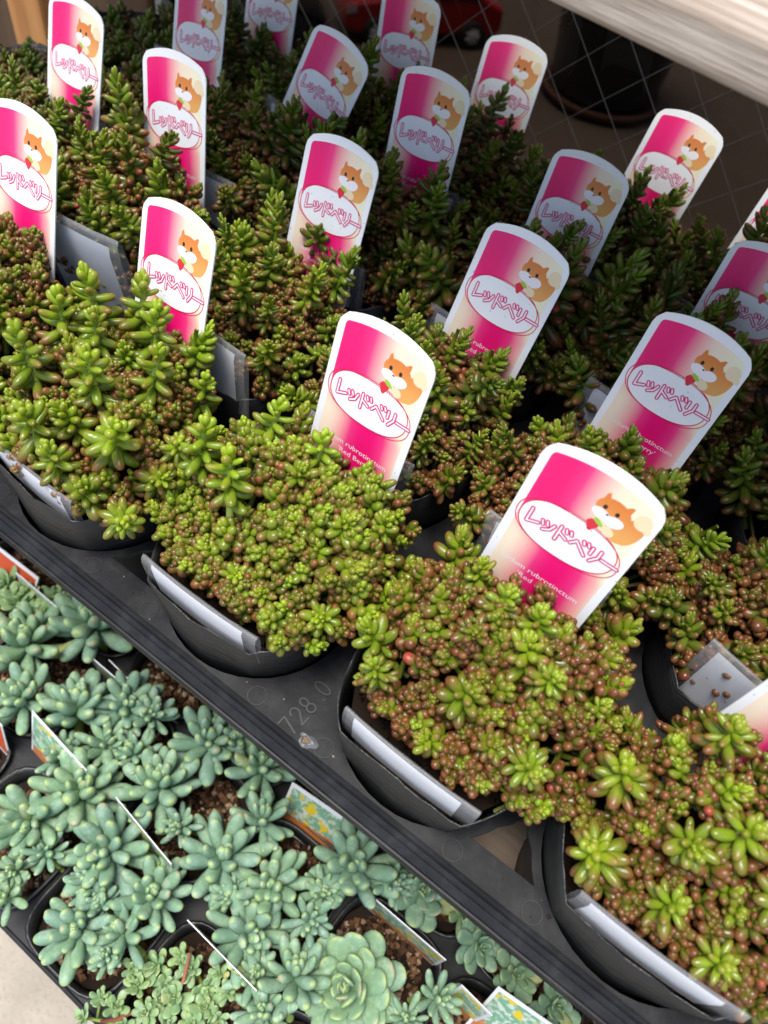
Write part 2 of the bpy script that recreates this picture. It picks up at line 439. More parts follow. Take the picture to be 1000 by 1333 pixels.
tray = tag(empty('plant_tray', (0, 0, -0.085)), 'black plastic carrying tray of round cells stamped 728.0 holding the red leaved pots', 'tray')
holes = [(*pot_xy(i, j), 0.0437) for i in COLS for j in ROWS]
TX0, TX1, TY0, TY1 = XO - 0.36, XO + 0.36, -0.0448, 0.352
extra = []
for i in range(-3, 3):
    cx = XO + 0.1 * i + 0.05
    arc = []
    for a in np.linspace(0, math.pi, 9): arc.append((cx + 0.0032 * math.cos(a), -0.0165 + 0.0032 * math.sin(a)))
    right = [(XO + 0.1 * (i+1) - 0.0475 * math.cos(a), -0.0475 * math.sin(a)) for a in (0.46, 0.6, 0.73)]
    left = [(XO + 0.1 * i + 0.0475 * math.cos(a), -0.0475 * math.sin(a)) for a in (0.73, 0.6, 0.46)]
    # polygon: from arc right end, down the right circle to base, along base, up the left circle
    if i != 1: extra.append([arc[0]] + right + left + list(reversed(arc))[:-1])
    for j in range(0, 3):
        cy = 0.1 * j + 0.05; r = 0.0165
        extra.append([(cx + r, cy), (cx + 0.006, cy + 0.006), (cx, cy + r), (cx - 0.006, cy + 0.006), (cx - r, cy), (cx - 0.006, cy - 0.006), (cx, cy - r), (cx + 0.006, cy - 0.006)])
ts = tray_sheet(holes, (TX0, TY0, TX1, TY1), ZT + 0.085, 0.0016, M_TRAY, 'top_sheet', tray, extra=extra)
# moulded front lip, ends and back as one swept profile
prof = [(0, 0), (0.0004, 0.0010), (0.0013, 0.0012), (0.0020, 0.0003), (0.0026, -0.0018), (0.0042, -0.0030), (0.0050, -0.0027), (0.0056, -0.0031),
        (0.0078, -0.0046), (0.0086, -0.0040), (0.0094, -0.0041), (0.0100, -0.0050), (0.0100, -0.0075), (0.0088, -0.0075), (0.0080, -0.0062), (0.0020, -0.0050)]
def lip(rect, prof, z0, name, mat, parent, rc=0.006):
    x0, y0, x1, y1 = rect; m = MB(); V = []; F = []
    path = []
    for cx, cy, a0 in ((x0, y0, 180), (x1, y0, 270), (x1, y1, 0), (x0, y1, 90)):
        for a in (0, 22.5, 45, 67.5, 90):
            t = R(a0 + a); path.append((cx, cy, math.cos(t), math.sin(t)))
    n = len(path); k = len(prof)
    for (cx, cy, dx, dy) in path:
        for (d, z) in prof: V.append((cx + dx*d, cy + dy*d, z0 + z))
    for a in range(n):
        b2 = (a + 1) % n
        for q in range(k - 1): F.append((a*k+q, b2*k+q, b2*k+q+1, a*k+q+1))
    m.add(V, F); me = m.mesh(name, mat); return put(name, me, parent)
lip((TX0, TY0, TX1, TY1), prof, ZT + 0.085, 'lip', M_TRAY, tray)
cm = MB(); cm.lathe([(0.0437, -0.0016), (0.0425, -0.03), (0.0400, -0.0548), (0.030, -0.0548), (0.0, -0.0548)], 36)
cell_me = cm.mesh('cell_cup', M_TRAY, True)
for i in COLS:
    for j in ROWS:
        x, y = pot_xy(i, j); put('cell_cup', cell_me, tray, (x, y, ZT + 0.085))
# moulded circles and stamped number on the front flange
def ring_mesh(r, w, z, seg=28):
    m = MB(); v = []; f = []
    for k in range(seg):
        t = 2*math.pi*k/seg
        for rr, zz in ((r - w, 0), (r - w*0.5, z), (r + w*0.5, z), (r + w, 0)): v.append((rr*math.cos(t), rr*math.sin(t), zz))
    for k in range(seg):
        k2 = (k + 1) % seg
        for q in range(3): f.append((k*4+q, k*4+q+1, k2*4+q+1, k2*4+q))
    m.add(v, f); return m
ring_me = ring_mesh(0.0041, 0.00024, 0.00022).mesh('moulded_circle', M_MARK)
for i in range(-3, 3):
    cx = XO + 0.1*i + 0.05
    for dx in (-0.018, 0.018):
        if abs(dx) < 0.02: put('moulded_circle', ring_me, tray, (cx + dx, -0.0402, ZT + 0.085 + 0.0001))
def stroke_poly(m, pts, w, y, flip=False, seg=6):
    """flat capsule strokes in the XZ plane, facing -Y"""
    for a, b2 in zip(pts[:-1], pts[1:]):
        a = np.array(a, float); b2 = np.array(b2, float); d = b2 - a; L = np.linalg.norm(d); d = d / (L if L > 0 else 1); nrm = np.array([-d[1], d[0]])
        v = []
        base = math.atan2(nrm[1], nrm[0])
        for k in range(seg + 1):
            t = base + math.pi * k / seg; v.append(a + w * np.array([math.cos(t), math.sin(t)]))
        for k in range(seg + 1):
            t = base + math.pi + math.pi * k / seg; v.append(b2 + w * np.array([math.cos(t), math.sin(t)]))
        y -= 0.000004
        m.add([(p[0], y, p[1]) for p in v], [tuple(range(len(v)))])
    return y
def circ(cx, cy, rx, ry, n=14, a0=0, a1=360): return [(cx + rx*math.cos(R(a0 + (a1-a0)*k/n)), cy + ry*math.sin(R(a0 + (a1-a0)*k/n))) for k in range(n + 1)]
glyph = {'7': [[(0.1, 1), (0.9, 1), (0.4, 0)]], '2': [circ(0.5, 0.72, 0.4, 0.28, 8, 170, -30) + [(0.1, 0), (0.95, 0)]],
         '8': [circ(0.5, 0.74, 0.32, 0.26), circ(0.5, 0.25, 0.4, 0.25)], '.': [[(0.5, 0.0), (0.5, 0.06)]], '0': [circ(0.5, 0.5, 0.38, 0.5)]}
dm = MB(); yy = 0.0
px = 0
for ch, adv in zip('728.0', (1.25, 1.25, 1.3, 0.75, 1.2)):
    for st in glyph[ch]:
        yy = stroke_poly(dm, [((px + p[0]) * 0.0048, p[1] * 0.0080) for p in st], 0.00038, yy)
    px += adv
num = put('stamped_number', dm.mesh('stamped_number', M_MARK), tray)
num.matrix_local = Matrix.Translation((0.1468, -0.0448, ZT + 0.085 + 0.0006)) @ Matrix.Rotation(R(88), 4, 'Z') @ Matrix.Rotation(R(-90), 4, 'X')
num['label'] = 'raised number 728.0 moulded into the tray flange'
# melted hole beside the number
hm = MB(); v = []; f = []
for ri, (rr, zz) in enumerate(((0.0040, 0.0), (0.0032, 0.0009), (0.0024, 0.0013), (0.0017, 0.0008), (0.0014, 0.0001))):
    for k in range(18):
        t = 2*math.pi*k/18; q = 1 + 0.25*math.sin(t*3+ri*0.4) + 0.12*math.sin(t*5+1) + (0.35 if ri == 0 else 0.1)*math.cos(t)
        v.append((rr*q*math.cos(t), rr*q*0.8*math.sin(t), zz*(1 + 0.4*math.sin(t*4))))
for a in range(4):
    for k in range(18): f.append((a*18+k, a*18+(k+1) % 18, (a+1)*18+(k+1) % 18, (a+1)*18+k))
hm.add(v, f); mh = put('melted_hole_rim', hm.mesh('melted_hole_rim', flat('scuffed_plastic', (0.11, 0.11, 0.115), 0.4), True), tray, (0.1520, -0.0425, ZT + 0.085 + 0.0003))
h2 = MB(); h2.add([(0.0017*math.cos(2*math.pi*k/12)*1.1, 0.0014*math.sin(2*math.pi*k/12), 0.0) for k in range(12)], [tuple(range(12))])
put('hole_floor', h2.mesh('hole_floor', flat('brown_dirt', (0.16, 0.10, 0.05), 0.9)), tray, (0.1522, -0.0425, ZT + 0.085 + 0.0005))

cr = MB(); r_ = np.random.default_rng(77)
oct_v = np.array([(1,0,0),(-1,0,0),(0,1,0),(0,-1,0),(0,0,1),(0,0,-1)], float); oct_f = [(0,2,4),(2,1,4),(1,3,4),(3,0,4),(2,0,5),(1,2,5),(3,1,5),(0,3,5)]
for _ in range(320):
    x = r_.uniform(-0.2, 0.34); i = round((x - XO) / 0.1); y = r_.uniform(-0.0440, -0.016)
    if math.hypot(x - XO - 0.1*i, y) < 0.0452: continue
    if y > -0.034 and abs(x - XO - 0.1*math.floor((x - XO)/0.1) - 0.05) < 0.02: continue
    q = 0.00045 * r_.uniform(0.4, 1.0)**2 * (2.6 if r_.random() < 0.10 else 1.3)
    cr.add(oct_v * r_.uniform(0.6, 1.2, (6, 3)) * q + (x, y, ZT + 0.085 + q*0.6), oct_f)
tag(put('soil_crumbs', cr.mesh('soil_crumbs', M_SOIL), tray), kind='stuff')

# ------------------------------------------------------------------ pots and sedum
def pot_mesh(k):
    r_ = np.random.default_rng(100 + k); ph = r_.uniform(0, 6.28, 6); a = r_.uniform(0.3, 1, 6)
    def wob(t, i):
        amt = (0.0, 0.3, 0.7, 1.0, 1.0, 0.9, 0.6)[min(i, 6)]
        rim = 1.0 if i in (3, 4) else 0.0
        dr = amt * 0.0009 * (a[0]*math.sin(3*t+ph[0]) + a[1]*math.sin(5*t+ph[1]))
        dz = rim * (0.0010*math.sin(2*t+ph[2]) + 0.0005*math.sin(7*t+ph[3]) + 0.00035*math.sin(19*t+ph[4]) + 0.00025*math.sin(31*t+ph[5]))
        front = math.exp(-((((t - 4.71 + math.pi) % (2*math.pi)) - math.pi) / 0.62)**2)
        dz -= rim * 0.0042 * front * (1 + 0.16*math.sin(13*t+ph[1]) + 0.10*math.sin(37*t+ph[2]))
        de = abs(((t - 4.712 + math.pi) % (2*math.pi)) - math.pi)
        rf = 0.0402 / math.cos(de) if de < 0.60 else 0.0487 + (0.0447 - 0.0487) * min(1, (de - 0.60) / 0.55)
        dr += (rf - 0.0447) * (0, 0.0, 0.35, 1, 1, 0.9, 0.5)[min(i, 6)]
        return dz, dr
    m = MB(); m.lathe([(0.0335, -0.0752), (0.0388, -0.052), (0.0428, -0.030), (0.0447, -0.0004), (0.0441, 0.0), (0.0428, -0.012), (0.041, -0.026)], 72, wob)
    m.lathe([(0.0, -0.0752), (0.0335, -0.0752)], 72)
    return m.mesh('pot_wall', M_POT, True)
POTS = [pot_mesh(k) for k in range(5)]
def grit_mesh(name, rad, n, size, seed, square=0):
    r_ = np.random.default_rng(seed); m = MB()
    m.lathe([(rad, -0.006), (rad*0.6, -0.0055), (0.0, -0.005)], 24, square=square)
    base = np.array([(1,0,0),(-1,0,0),(0,1,0),(0,-1,0),(0,0,1),(0,0,-1)], float)
    F = [(0,2,4),(2,1,4),(1,3,4),(3,0,4),(2,0,5),(1,2,5),(3,1,5),(0,3,5)]
    for _ in range(n):
        q = math.sqrt(r_.random()) * rad * 0.97; t = r_.random() * 6.283
        s = size * r_.uniform(0.5, 1.5)
        rot = np.array(Euler(tuple(r_.uniform(0, 6, 3))).to_matrix())
        p = (base * r_.uniform(0.6, 1.2, (6, 3)) * s) @ rot.T + (q*math.cos(t), q*math.sin(t), r_.uniform(-0.006, -0.001))
        m.add(p, F)
    me = m.mesh(name, [M_SOIL, M_PEAT])
    for q in range(48): me.polygons[q].material_index = 1
    return me
SOIL_UP = grit_mesh('soil', 0.0402, 200, 0.0018, 3)
SOIL_UP.materials[0] = M_PEAT

def leaf_verts(L, Wd, seg, ts, bend=0.25, flatn=1.0, club=1.0):
    """fat leaf growing along +Z, bending towards +X; returns verts, faces, t"""
    v = []; tt = []
    for t in ts[:-1]:
        r = Wd * 0.5 * ((0.42 + 0.58 * math.sin(math.pi * min(1, (t * 0.80 + 0.05)))**0.9) if t < 0.72 else math.sqrt(max(0, 1 - ((t - 0.66) / 0.34)**2)) * 0.985)
        if club > 1: r *= 1 - 0.30 * (1 - t)
        for k in range(seg):
            a = 2*math.pi*k/seg
            v.append((r*math.cos(a)*flatn + bend*L*t*t, r*math.sin(a), L*t)); tt.append(t)
    v.append((bend*L, 0, L)); tt.append(1.0)
    n = len(ts) - 1; f = []
    for i in range(n - 1):
        for k in range(seg): f.append((i*seg+k, i*seg+(k+1) % seg, (i+1)*seg+(k+1) % seg, (i+1)*seg+k))
    for k in range(seg): f.append(((n-1)*seg+k, (n-1)*seg+(k+1) % seg, n*seg))
    return np.array(v), f, np.array(tt)
TS_LO = (0.0, 0.30, 0.62, 0.82, 0.95, 1.0); TS_HI = (0.0, 0.2, 0.45, 0.68, 0.84, 0.94, 0.985, 1.0)
def leaf_mats(n, H, L, low_el, top_el, r_, elp=1.25, top_len=0.42):
    """4x4 matrices of unit leaves (length 1) up a stem of height H; yields (matrix, s, length)"""
    out = []
    az0 = r_.uniform(0, 6.28)
    for k in range(n):
        s = k / (n - 1)
        az = az0 + 2.39996 * k + r_.normal(0, 0.12)
        el = R(low_el + (top_el - low_el) * s**elp + r_.normal(0, 6))
        ln = L * (1.0 + (top_len - 1.0) * s**1.5) * r_.uniform(0.88, 1.1)
        if s < 0.15: ln *= 0.9
        z = H * (0.08 + 0.92 * s**0.9)
        d = Vector((math.cos(az)*math.cos(el), math.sin(az)*math.cos(el), math.sin(el)))
        side = Vector((-math.sin(az), math.cos(az), 0)); upv = side.cross(d) * -1
        # leaf local z -> d, local x (bend) -> upward
        ux = d.cross(side) * -1
        if ux.z < 0: ux = -ux
        uy = d.cross(ux)
        mt = Matrix(((ux.x, uy.x, d.x, 0), (ux.y, uy.y, d.y, 0), (ux.z, uy.z, d.z, z), (0, 0, 0, 1)))
        out.append((mt, s, ln))
    return out
def joined_shoot(seed, n, H, L, ratio, low, top, elp=1.25, name='shoot'):
    r_ = np.random.default_rng(seed); m = MB()
    lean = r_.normal(0, 0.12, 2)
    tv, tf, tt = leaf_verts(1.0, ratio, 7, TS_LO, 0.16)
    m.tube([(0, 0, -0.012), (0, 0, 0), (0, 0, H*0.5), (0, 0, H*0.97)], [L*0.16, L*0.15, L*0.13, L*0.10], 6, t=0.0, age=0.75, rnd=0.3)
    for mt, s, ln in leaf_mats(n, H, L, low, top, r_, elp=elp):
        A = np.array(mt)
        wsc = r_.uniform(0.82, 1.18) * (1.0 if s < 0.8 else 0.9); ln *= r_.uniform(0.85, 1.2)
        p = (tv * np.array([ln*wsc, ln*wsc, ln])) @ A[:3, :3].T + A[:3, 3]
        p[:, 0] += lean[0] * p[:, 2]; p[:, 1] += lean[1] * p[:, 2]
        m.add(p, tf, t=tt, age=(1 - s) * 1.0, rnd=r_.random())
    return m.mesh(name, M_SED, True)
SMALL = [joined_shoot(200 + k, 15 + k % 4, 0.0078 + 0.0006 * (k % 4), 0.0054 + 0.0003*(k % 3), 0.66, -12, 74) for k in range(8)]
TINY = [joined_shoot(230 + k, 9 + k % 3, 0.006, 0.0042, 0.66, 0, 74) for k in range(4)]
MED = [joined_shoot(260 + k, 24 + k % 4, 0.0140 + 0.001 * (k % 4), 0.0086 + 0.0004*(k % 3), 0.47, -16, 76, 1.6) for k in range(6)]
TALL = [joined_shoot(300 + k, 29 + 2*(k % 4), 0.028 + 0.003 * (k % 4), 0.0104 + 0.0004*(k % 3), 0.42, -16, 72, 2.0) for k in range(6)]
def unit_leaf(ratio, bend, flatn=1.0, club=1.0, name='leaf', mat=None, seg=8):
    v, f, t = leaf_verts(1.0, ratio, seg, TS_HI, bend, flatn, club); m = MB(); m.add(v, f, t=t); return m.mesh(name, mat, True)
SED_LEAF = [unit_leaf(0.385, b2, mat=M_SED) for b2 in (0.06, 0.12, 0.18)]
SED_LEAF_TIP = [unit_leaf(0.58, 0.12, mat=M_SED)]
def stem_mesh(H, r0, r1, below=0.02):
    m = MB(); m.tube([(0, 0, -below), (0, 0, 0), (0.0004, 0, H*0.5), (0, 0, H)], [r0*1.05, r0, (r0+r1)/2, r1], 8); return m.mesh('shoot', M_STEM, True)
BIG_STEM = {}
def big_shoot(parent, loc, rot, H, L, n, red, tone, seed, low=-18, top=70):
    """a large shoot whose leaves are parts of their own"""
    key = (round(H, 3), round(L, 4))
    if key not in BIG_STEM: BIG_STEM[key] = stem_mesh(H, L*0.13, L*0.09)
    sh = put('shoot', BIG_STEM[key], parent, mat4=Matrix.Translation(loc) @ rot, color=(red, 0, tone, 1))
    r_ = np.random.default_rng(seed)
    for mt, s, ln in leaf_mats(n, H, L, low, top, r_, elp=2.2, top_len=0.36):
        me = SED_LEAF[r_.integers(3)] if s < 0.8 else SED_LEAF_TIP[0]
        w = r_.uniform(0.92, 1.15)
        put('leaf', me, sh, mat4=mt @ Matrix.Diagonal((ln*w, ln*w, ln, 1)), color=(max(0, red + r_.normal(0, 0.10)), min(1, (1 - s)*1.0), tone, 1))
def tilt_rot(x, y, rmax, r_, out=0.5, jit=0.2):
    q = math.hypot(x, y); ax = Vector((-y, x, 0)).normalized() if q > 1e-5 else Vector((1, 0, 0))
    return Matrix.Rotation(out * (q / rmax)**1.5, 4, ax) @ Matrix.Rotation(r_.normal(0, jit), 4, 'X') @ Matrix.Rotation(r_.normal(0, jit), 4, 'Y') @ Matrix.Rotation(r_.uniform(0, 6.28), 4, 'Z')
def scatter(n, rad, dmin, r_, taken, tries=6000, ymin=-0.0375):
    pts = []
    for _ in range(tries):
        if len(pts) >= n: break
        q = math.sqrt(r_.random()) * rad; t = r_.random() * 6.283; x, y = q*math.cos(t), q*math.sin(t)
        if (y > ymin or abs(x) > 0.040) and all((x-a)**2 + (y-b2)**2 > (0.5*(dmin + d))**2 for a, b2, d in taken): pts.append((x, y)); taken.append((x, y, dmin))
    return pts
def sedum(loc, label, spec, seed, lab=None, ymin=-0.0375):
    r_ = np.random.default_rng(seed)
    root = tag(empty('sedum_plant', loc, (0, 0, 0)), label, 'plant', 'potted red leaved sedums on the upper tray')
    RAD = spec.get('rad', 0.050); dome = spec.get('dome', 0.012); red, tone = spec['red'], spec['tone']
    taken = []
    sx, sy = spec.get('shift', (0.0, 0.004))
    def zb(x, y):
        f = min(1, max(0, (y + 0.036) / 0.045)); f = f*f*(3 - 2*f)
        z = 0.004 + dome * (1 - (min(1, math.hypot(x, y) / RAD))**4.0) * (0.22 + 0.78*f)
        if lab:                                # leaves heap up against the label
            bx, by = lab['mid'][0] - loc[0] - sx, lab['y0'] + lab['lean']*lab['hide']*0.6 - loc[1] - sy - 0.008
            w = math.exp(-(max(0, abs(x - bx) - 0.018) / 0.014)**2) * math.exp(-((y - by) / 0.015)**2)
            z = max(z, z + (lab['hide'] - loc[2] - spec.get('heap', 0.010) - z) * w)
        return z
    def clear(x, y, z=0.02, h=0.012):
        """keeps shoots from growing through the card"""
        if not lab: return True
        lo, hi = (lab['y0'] + lab['lean']*q - loc[1] - sy for q in (z, z + h))
        return abs(x + sx + loc[0] - lab['mid'][0]) > 0.029 or not (lo - 0.0050 < y < hi + 0.010)
    big = spec.get('big_at') or scatter(spec.get('big', 0), RAD*0.88, spec.get('bigd', 0.019), r_, taken)
    if spec.get('big_at'): taken += [(x, y, spec.get('bigd', 0.019)) for x, y in big]
    for q, (x, y) in enumerate(big):
        sc = r_.uniform(0.82, 1.12)
        if not clear(x, y, zb(x, y) + 0.01): y -= 0.008
        big_shoot(root, (x, y, zb(x, y) + 0.001), tilt_rot(x, y, RAD, r_, spec.get('bout', 0.5), 0.16), round(spec['bigH']*sc, 3), round(spec['bigL']*sc, 4), spec.get('bign', 24), max(0, red*spec.get('bigred', 0.6) + r_.normal(0, 0.06)), tone + r_.normal(0, 0.08), seed*50 + q)
    for kind, pool, dmin, lift in (('tall', TALL, 0.0125, 0.0), ('med', MED, spec.get('medd', 0.0125), 0.0), ('small', SMALL, 0.0058, -0.001), ('tiny', TINY, 0.0040, -0.001)):
        for x, y in scatter(spec.get(kind, 0), RAD*1.0, dmin, r_, taken, ymin=ymin):
            if not clear(x, y, zb(x, y), dict(tall=0.036, med=0.018).get(kind, 0.010)): continue
            sc = r_.uniform(0.78, 1.22) * spec.get(kind + '_s', 1.0)
            mt = Matrix.Translation((x + sx, y + sy, zb(x, y) + lift + r_.uniform(-0.002, 0.002))) @ tilt_rot(x, y, RAD, r_, spec.get('out', 0.55), 0.2) @ Matrix.Diagonal((sc, sc, sc*r_.uniform(0.9, 1.15), 1))
            put('shoot', pool[r_.integers(len(pool))], root, mat4=mt, color=(float(np.clip(red + r_.normal(0, 0.2), 0, 1.3)), 0.0 if kind != 'small' else float(r_.uniform(0, 0.25)), float(np.clip(tone + r_.normal(0, 0.15), 0, 1)), 1))
    # lower layer of old rusty beads between the shoots
    nun = 85 if spec.get('tall', 0) < 10 else 60
    for k in range(nun):
        q = math.sqrt((k + 0.5) / nun) * RAD * 0.96; t = k * 2.39996 + r_.normal(0, 0.1); x, y = q*math.cos(t), max(ymin, q*math.sin(t))
        mt = Matrix.Translation((x + sx, y + sy, zb(x, y) - r_.uniform(0.002, 0.006))) @ tilt_rot(x, y, RAD, r_, 0.5, 0.3) @ Matrix.Scale(1.2, 4)
        if not clear(x, y, zb(x, y)): continue
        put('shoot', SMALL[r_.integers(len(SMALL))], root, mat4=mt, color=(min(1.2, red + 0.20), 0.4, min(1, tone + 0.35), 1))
    return root

# image position of the two upper corners of each printed label, used to find where it stands in its pot
LAB = {(-1,0): ((-2,140),(63,175)), (0,0): ((186,265),(283,312)), (1,0): ((442,410),(570,485)), (2,0): ((712,577),(868,680)), (3,0): ((1140,800),(1312,918)),
       (-2,1): ((65,0),(135,31)), (-1,1): ((186,72),(268,100)), (0,1): ((407,183),(487,218)), (1,1): ((640,296),(738,352)), (2,1): ((855,410),(980,478)),
       (-2,2): ((226,-22),(300,-2)), (-1,2): ((418,40),(473,90)), (0,2): ((522,92),(614,128)), (1,2): ((722,198),(820,245)), (2,2): ((958,318),(1062,366)),
       (-2,3): ((322,-52),(396,-30)), (-1,3): ((498,-8),(574,14)), (0,3): ((635,52),(712,78)), (1,3): ((862,148),(937,185)), (2,3): ((1012,232),(1100,276))}
LABY = {(1,0): (0.040, 0.24), (2,0): (0.033, 0.18), (3,0): (0.034, 0.18), (0,2): (0.036, 0.2), (-1,1): (0.042, 0.24), (2,1): (0.043, 0.26), (1,2): (0.042, 0.24), (-1,3): (0.038, 0.2)}   # foot behind the pot's middle, backward lean
VIS = {(-1,0): 50, (0,0): 50, (1,0): 46, (2,0): 39, (3,0): 40, (-2,1): 50, (-1,1): 52, (0,1): 44, (1,1): 44, (2,1): 36, (1,2): 46, (0,2): 42}     # millimetres of label foot hidden by leaves
PLACE = {}
for (i, j), (a, b2) in LAB.items():
    y0, lean = LABY.get((i, j), (0.043, 0.34)); y0 += 0.1*j
    A, B = at_lean(*a, y0, lean), at_lean(*b2, y0, lean); mid = (A + B) / 2
    PLACE[(i, j)] = dict(mid=mid, lean=lean, roll=math.atan2(B[2] - A[2], B[0] - A[0]), top=mid[2] + 0.0015, y0=y0, hide=mid[2] + (VIS.get((i, j), 47 if j < 2 else 40) - 93.8) / 1000 * math.cos(math.atan(lean)))

ROWN = ['row along the tray lip', 'second row from the lip', 'third row from the lip', 'row against the glass']
ORD = {-3: 'first', -2: 'second', -1: 'third', 0: 'fourth', 1: 'fifth', 2: 'sixth', 3: 'seventh'}
BUILD = [(-1,0),(0,0),(1,0),(2,0),(3,0), (-2,1),(-1,1),(0,1),(1,1),(2,1),(3,1), (-3,2),(-2,2),(-1,2),(0,2),(1,2),(2,2),(3,2), (-3,3),(-2,3),(-1,3),(0,3),(1,3),(2,3)]
SPEC = {
 (-1,0): dict(red=0.80, tone=0.35, med=22, small=110, small_s=1.05, tiny=40, dome=0.034, rad=0.048, under=70),
 (0,0): dict(red=0.62, tone=0.10, big_at=[(-0.040,-0.020),(-0.024,-0.008),(-0.006,-0.024),(0.012,-0.030),(0.026,-0.012),(0.006,0.000),(-0.012,0.018),(0.020,0.016),(-0.034,0.014),(0.042,-0.026),(0.042,0.008),(0.002,0.034),(-0.024,0.030),(-0.036,0.032),(-0.010,0.040),(0.030,0.034)],
             bigd=0.017, bigH=0.030, bigL=0.0132, bign=22, bigred=0.85, med=10, small=110, small_s=1.05, tiny=40, dome=0.030, rad=0.048, under=80),
 (1,0): dict(red=0.50, tone=0.03, rad=0.0525, shift=(0.001, 0.010), big_at=[(-0.036,0.002),(-0.022,0.026),(-0.014,-0.004),(0.004,0.028)], bigd=0.021, bigH=0.026, bigL=0.0130, bign=23, bigred=0.8, med=8, med_s=0.9, small=165, small_s=1.12, tiny=40, tiny_s=1.15, dome=0.035, under=60),
 (2,0): dict(red=0.78, tone=0.22, rad=0.0495, shift=(0.009, 0.011), big_at=[(-0.024,-0.020),(0.024,0.006),(0.034,-0.014),(0.014,0.026),(-0.002,0.018),(0.042,0.022)], bigd=0.018, bigH=0.014, bigL=0.0100, bign=29, bigred=0.75, med=12, med_s=0.95, small=165, small_s=1.12, tiny=50, tiny_s=1.1, dome=0.036, under=60),
 (3,0): dict(red=0.70, tone=0.12, rad=0.0450, shift=(0.007, 0.003), big=12, bigd=0.021, bigH=0.014, bigL=0.0122, bign=23, bigred=1.0, med=16, small=140, small_s=1.05, tiny=40, dome=0.030, under=60),
 (2,1): dict(red=0.85, tone=0.6, tall=6, tall_s=0.8, med=40, small=90, dome=0.028, rad=0.047, under=60),  # from here on: second row, higher tone puts some shade into leaf colour
 (3,1): dict(red=1.0, tone=0.6, med=40, med_s=1.15, small=80, dome=0.024, rad=0.047, under=60),
 (1,1): dict(red=0.8, tone=0.5, tall=18, tall_s=0.85, med=30, small=80, dome=0.026, rad=0.046),
 (0,1): dict(red=0.72, tone=0.4, tall=18, tall_s=0.9, med=30, small=80, dome=0.026, rad=0.047),
 (-1,1): dict(red=0.8, tone=0.5, tall=20, tall_s=1.0, med=30, small=80, dome=0.032, rad=0.047),
}
def spec_for(i, j):
    if (i, j) in SPEC: return SPEC[(i, j)]
    if i == -3: return dict(red=0.6, tone=0.8, med=36, med_s=1.0, small=60, dome=0.0, rad=0.046)
    if i == -2: return dict(red=0.65, tone=0.75, tall=16, tall_s=0.85, med=34, small=60, dome=0.020 if j == 1 else 0.010, rad=0.047)
    return dict(red=0.85, tone=0.72, tall=24, tall_s=1.0 + 0.06*((i*3 + j) % 3), med=30, small=50, under=50, dome=0.024, rad=0.047)  # back rows: dark leaf tone also stands in for shade
LOOK = {(-1,0): 'brownish small beaded sedum', (0,0): 'bright green upright sedum shoots', (1,0): 'lime green dense beaded sedum', (2,0): 'reddish brown tightly beaded sedum',
        (3,0): 'olive open sedum rosettes', (2,1): 'shade-darkened olive clustered sedum', (3,1): 'shade-darkened maroon sedum rosettes'}
for n, (i, j) in enumerate(BUILD):
    x, y = pot_xy(i, j)
    where = f'{ORD[i]} from post, {ROWN[j]}'
    pot = tag(empty('nursery_pot', (x, y, -0.0752), (R(rng.normal(0, 0.8)), R(rng.normal(0, 0.8)), 0)), f'soft black plastic pot, {where}', 'pot', 'black pots in the upper tray')
    put('pot_wall', POTS[n % 5], pot, (0, 0, 0.0752)); put('soil', SOIL_UP, pot, mat4=Matrix.Translation((0, 0, 0.0752 - 0.014)) @ Matrix.Rotation(n, 4, 'Z'))['kind'] = 'stuff'
    sedum((x, y, -0.004 if i > -3 else -0.018), f'{LOOK.get((i, j), "tall shade-darkened green sedum shoots")}, {where}', spec_for(i, j), 1000 + n, PLACE.get((i, j)), (-0.0345 if i < 3 else -0.0300) if j == 0 else -0.031)

# ------------------------------------------------------------------ plant labels
def flat_poly(pts, y, mat, name):
    m = MB(); m.add([(p[0], y, p[1]) for p in pts], [tuple(range(len(pts)))]); return m.mesh(name, mat)
HWD, TOPC, TOPE = 0.0231, 0.0998, 0.0938
def outline(hw, zc, ze, zb, rc, hb):
    """label outline with arched top: clockwise seen from the front"""
    pts = [(-hb, zb), (-hw, zb + 0.03)] if hb < hw else [(-hw, zb)]
    Rr = (hw*hw + (zc-ze)**2) / (2*(zc-ze)); cz = zc - Rr
    a = math.asin(min(1, (hw - rc*0.8) / Rr))
    pts += [(-hw, ze - rc*1.2), (-hw + rc*0.12, ze - rc*0.55), (-hw + rc*0.4, ze - rc*0.08)]
    for k in range(13):
        t = -a + 2*a*k/12; pts.append((Rr*math.sin(t), cz + Rr*math.cos(t)))
    pts += [(hw - rc*0.4, ze - rc*0.08), (hw - rc*0.12, ze - rc*0.55), (hw, ze - rc*1.2)]
    pts += [(hw, zb + 0.03), (hb, zb)] if hb < hw else [(hw, zb)]
    return pts
op = outline(HWD, TOPC, TOPE, -0.040, 0.0040, 0.008)
pm = MB(); n = len(op); TH = 0.0007
pm.add([(p[0], 0, p[1]) for p in op] + [(p[0], TH, p[1]) for p in op],
       [tuple(reversed(range(n))), tuple(range(n, 2*n))] + [(k, (k+1) % n, n + (k+1) % n, n + k) for k in range(n)])
PL_PLATE = pm.mesh('plate', M_CARD)
PL_PRINT = flat_poly(list(reversed(outline(0.0198, 0.0955, 0.0922, -0.005, 0.0016, 0.0198))), -0.00010, M_PRINT, 'printed_panel')
def oval_pts(cx, cz, a, b2, n=48, e=2.35, sk=0.0):
    r = []
    for k in range(n):
        t = 2*math.pi*k/n; c, s = math.cos(t), math.sin(t)
        r.append((cx + a*math.copysign(abs(c)**(2/e), c) + sk*s*b2, cz + b2*math.copysign(abs(s)**(2/e), s)))
    return r
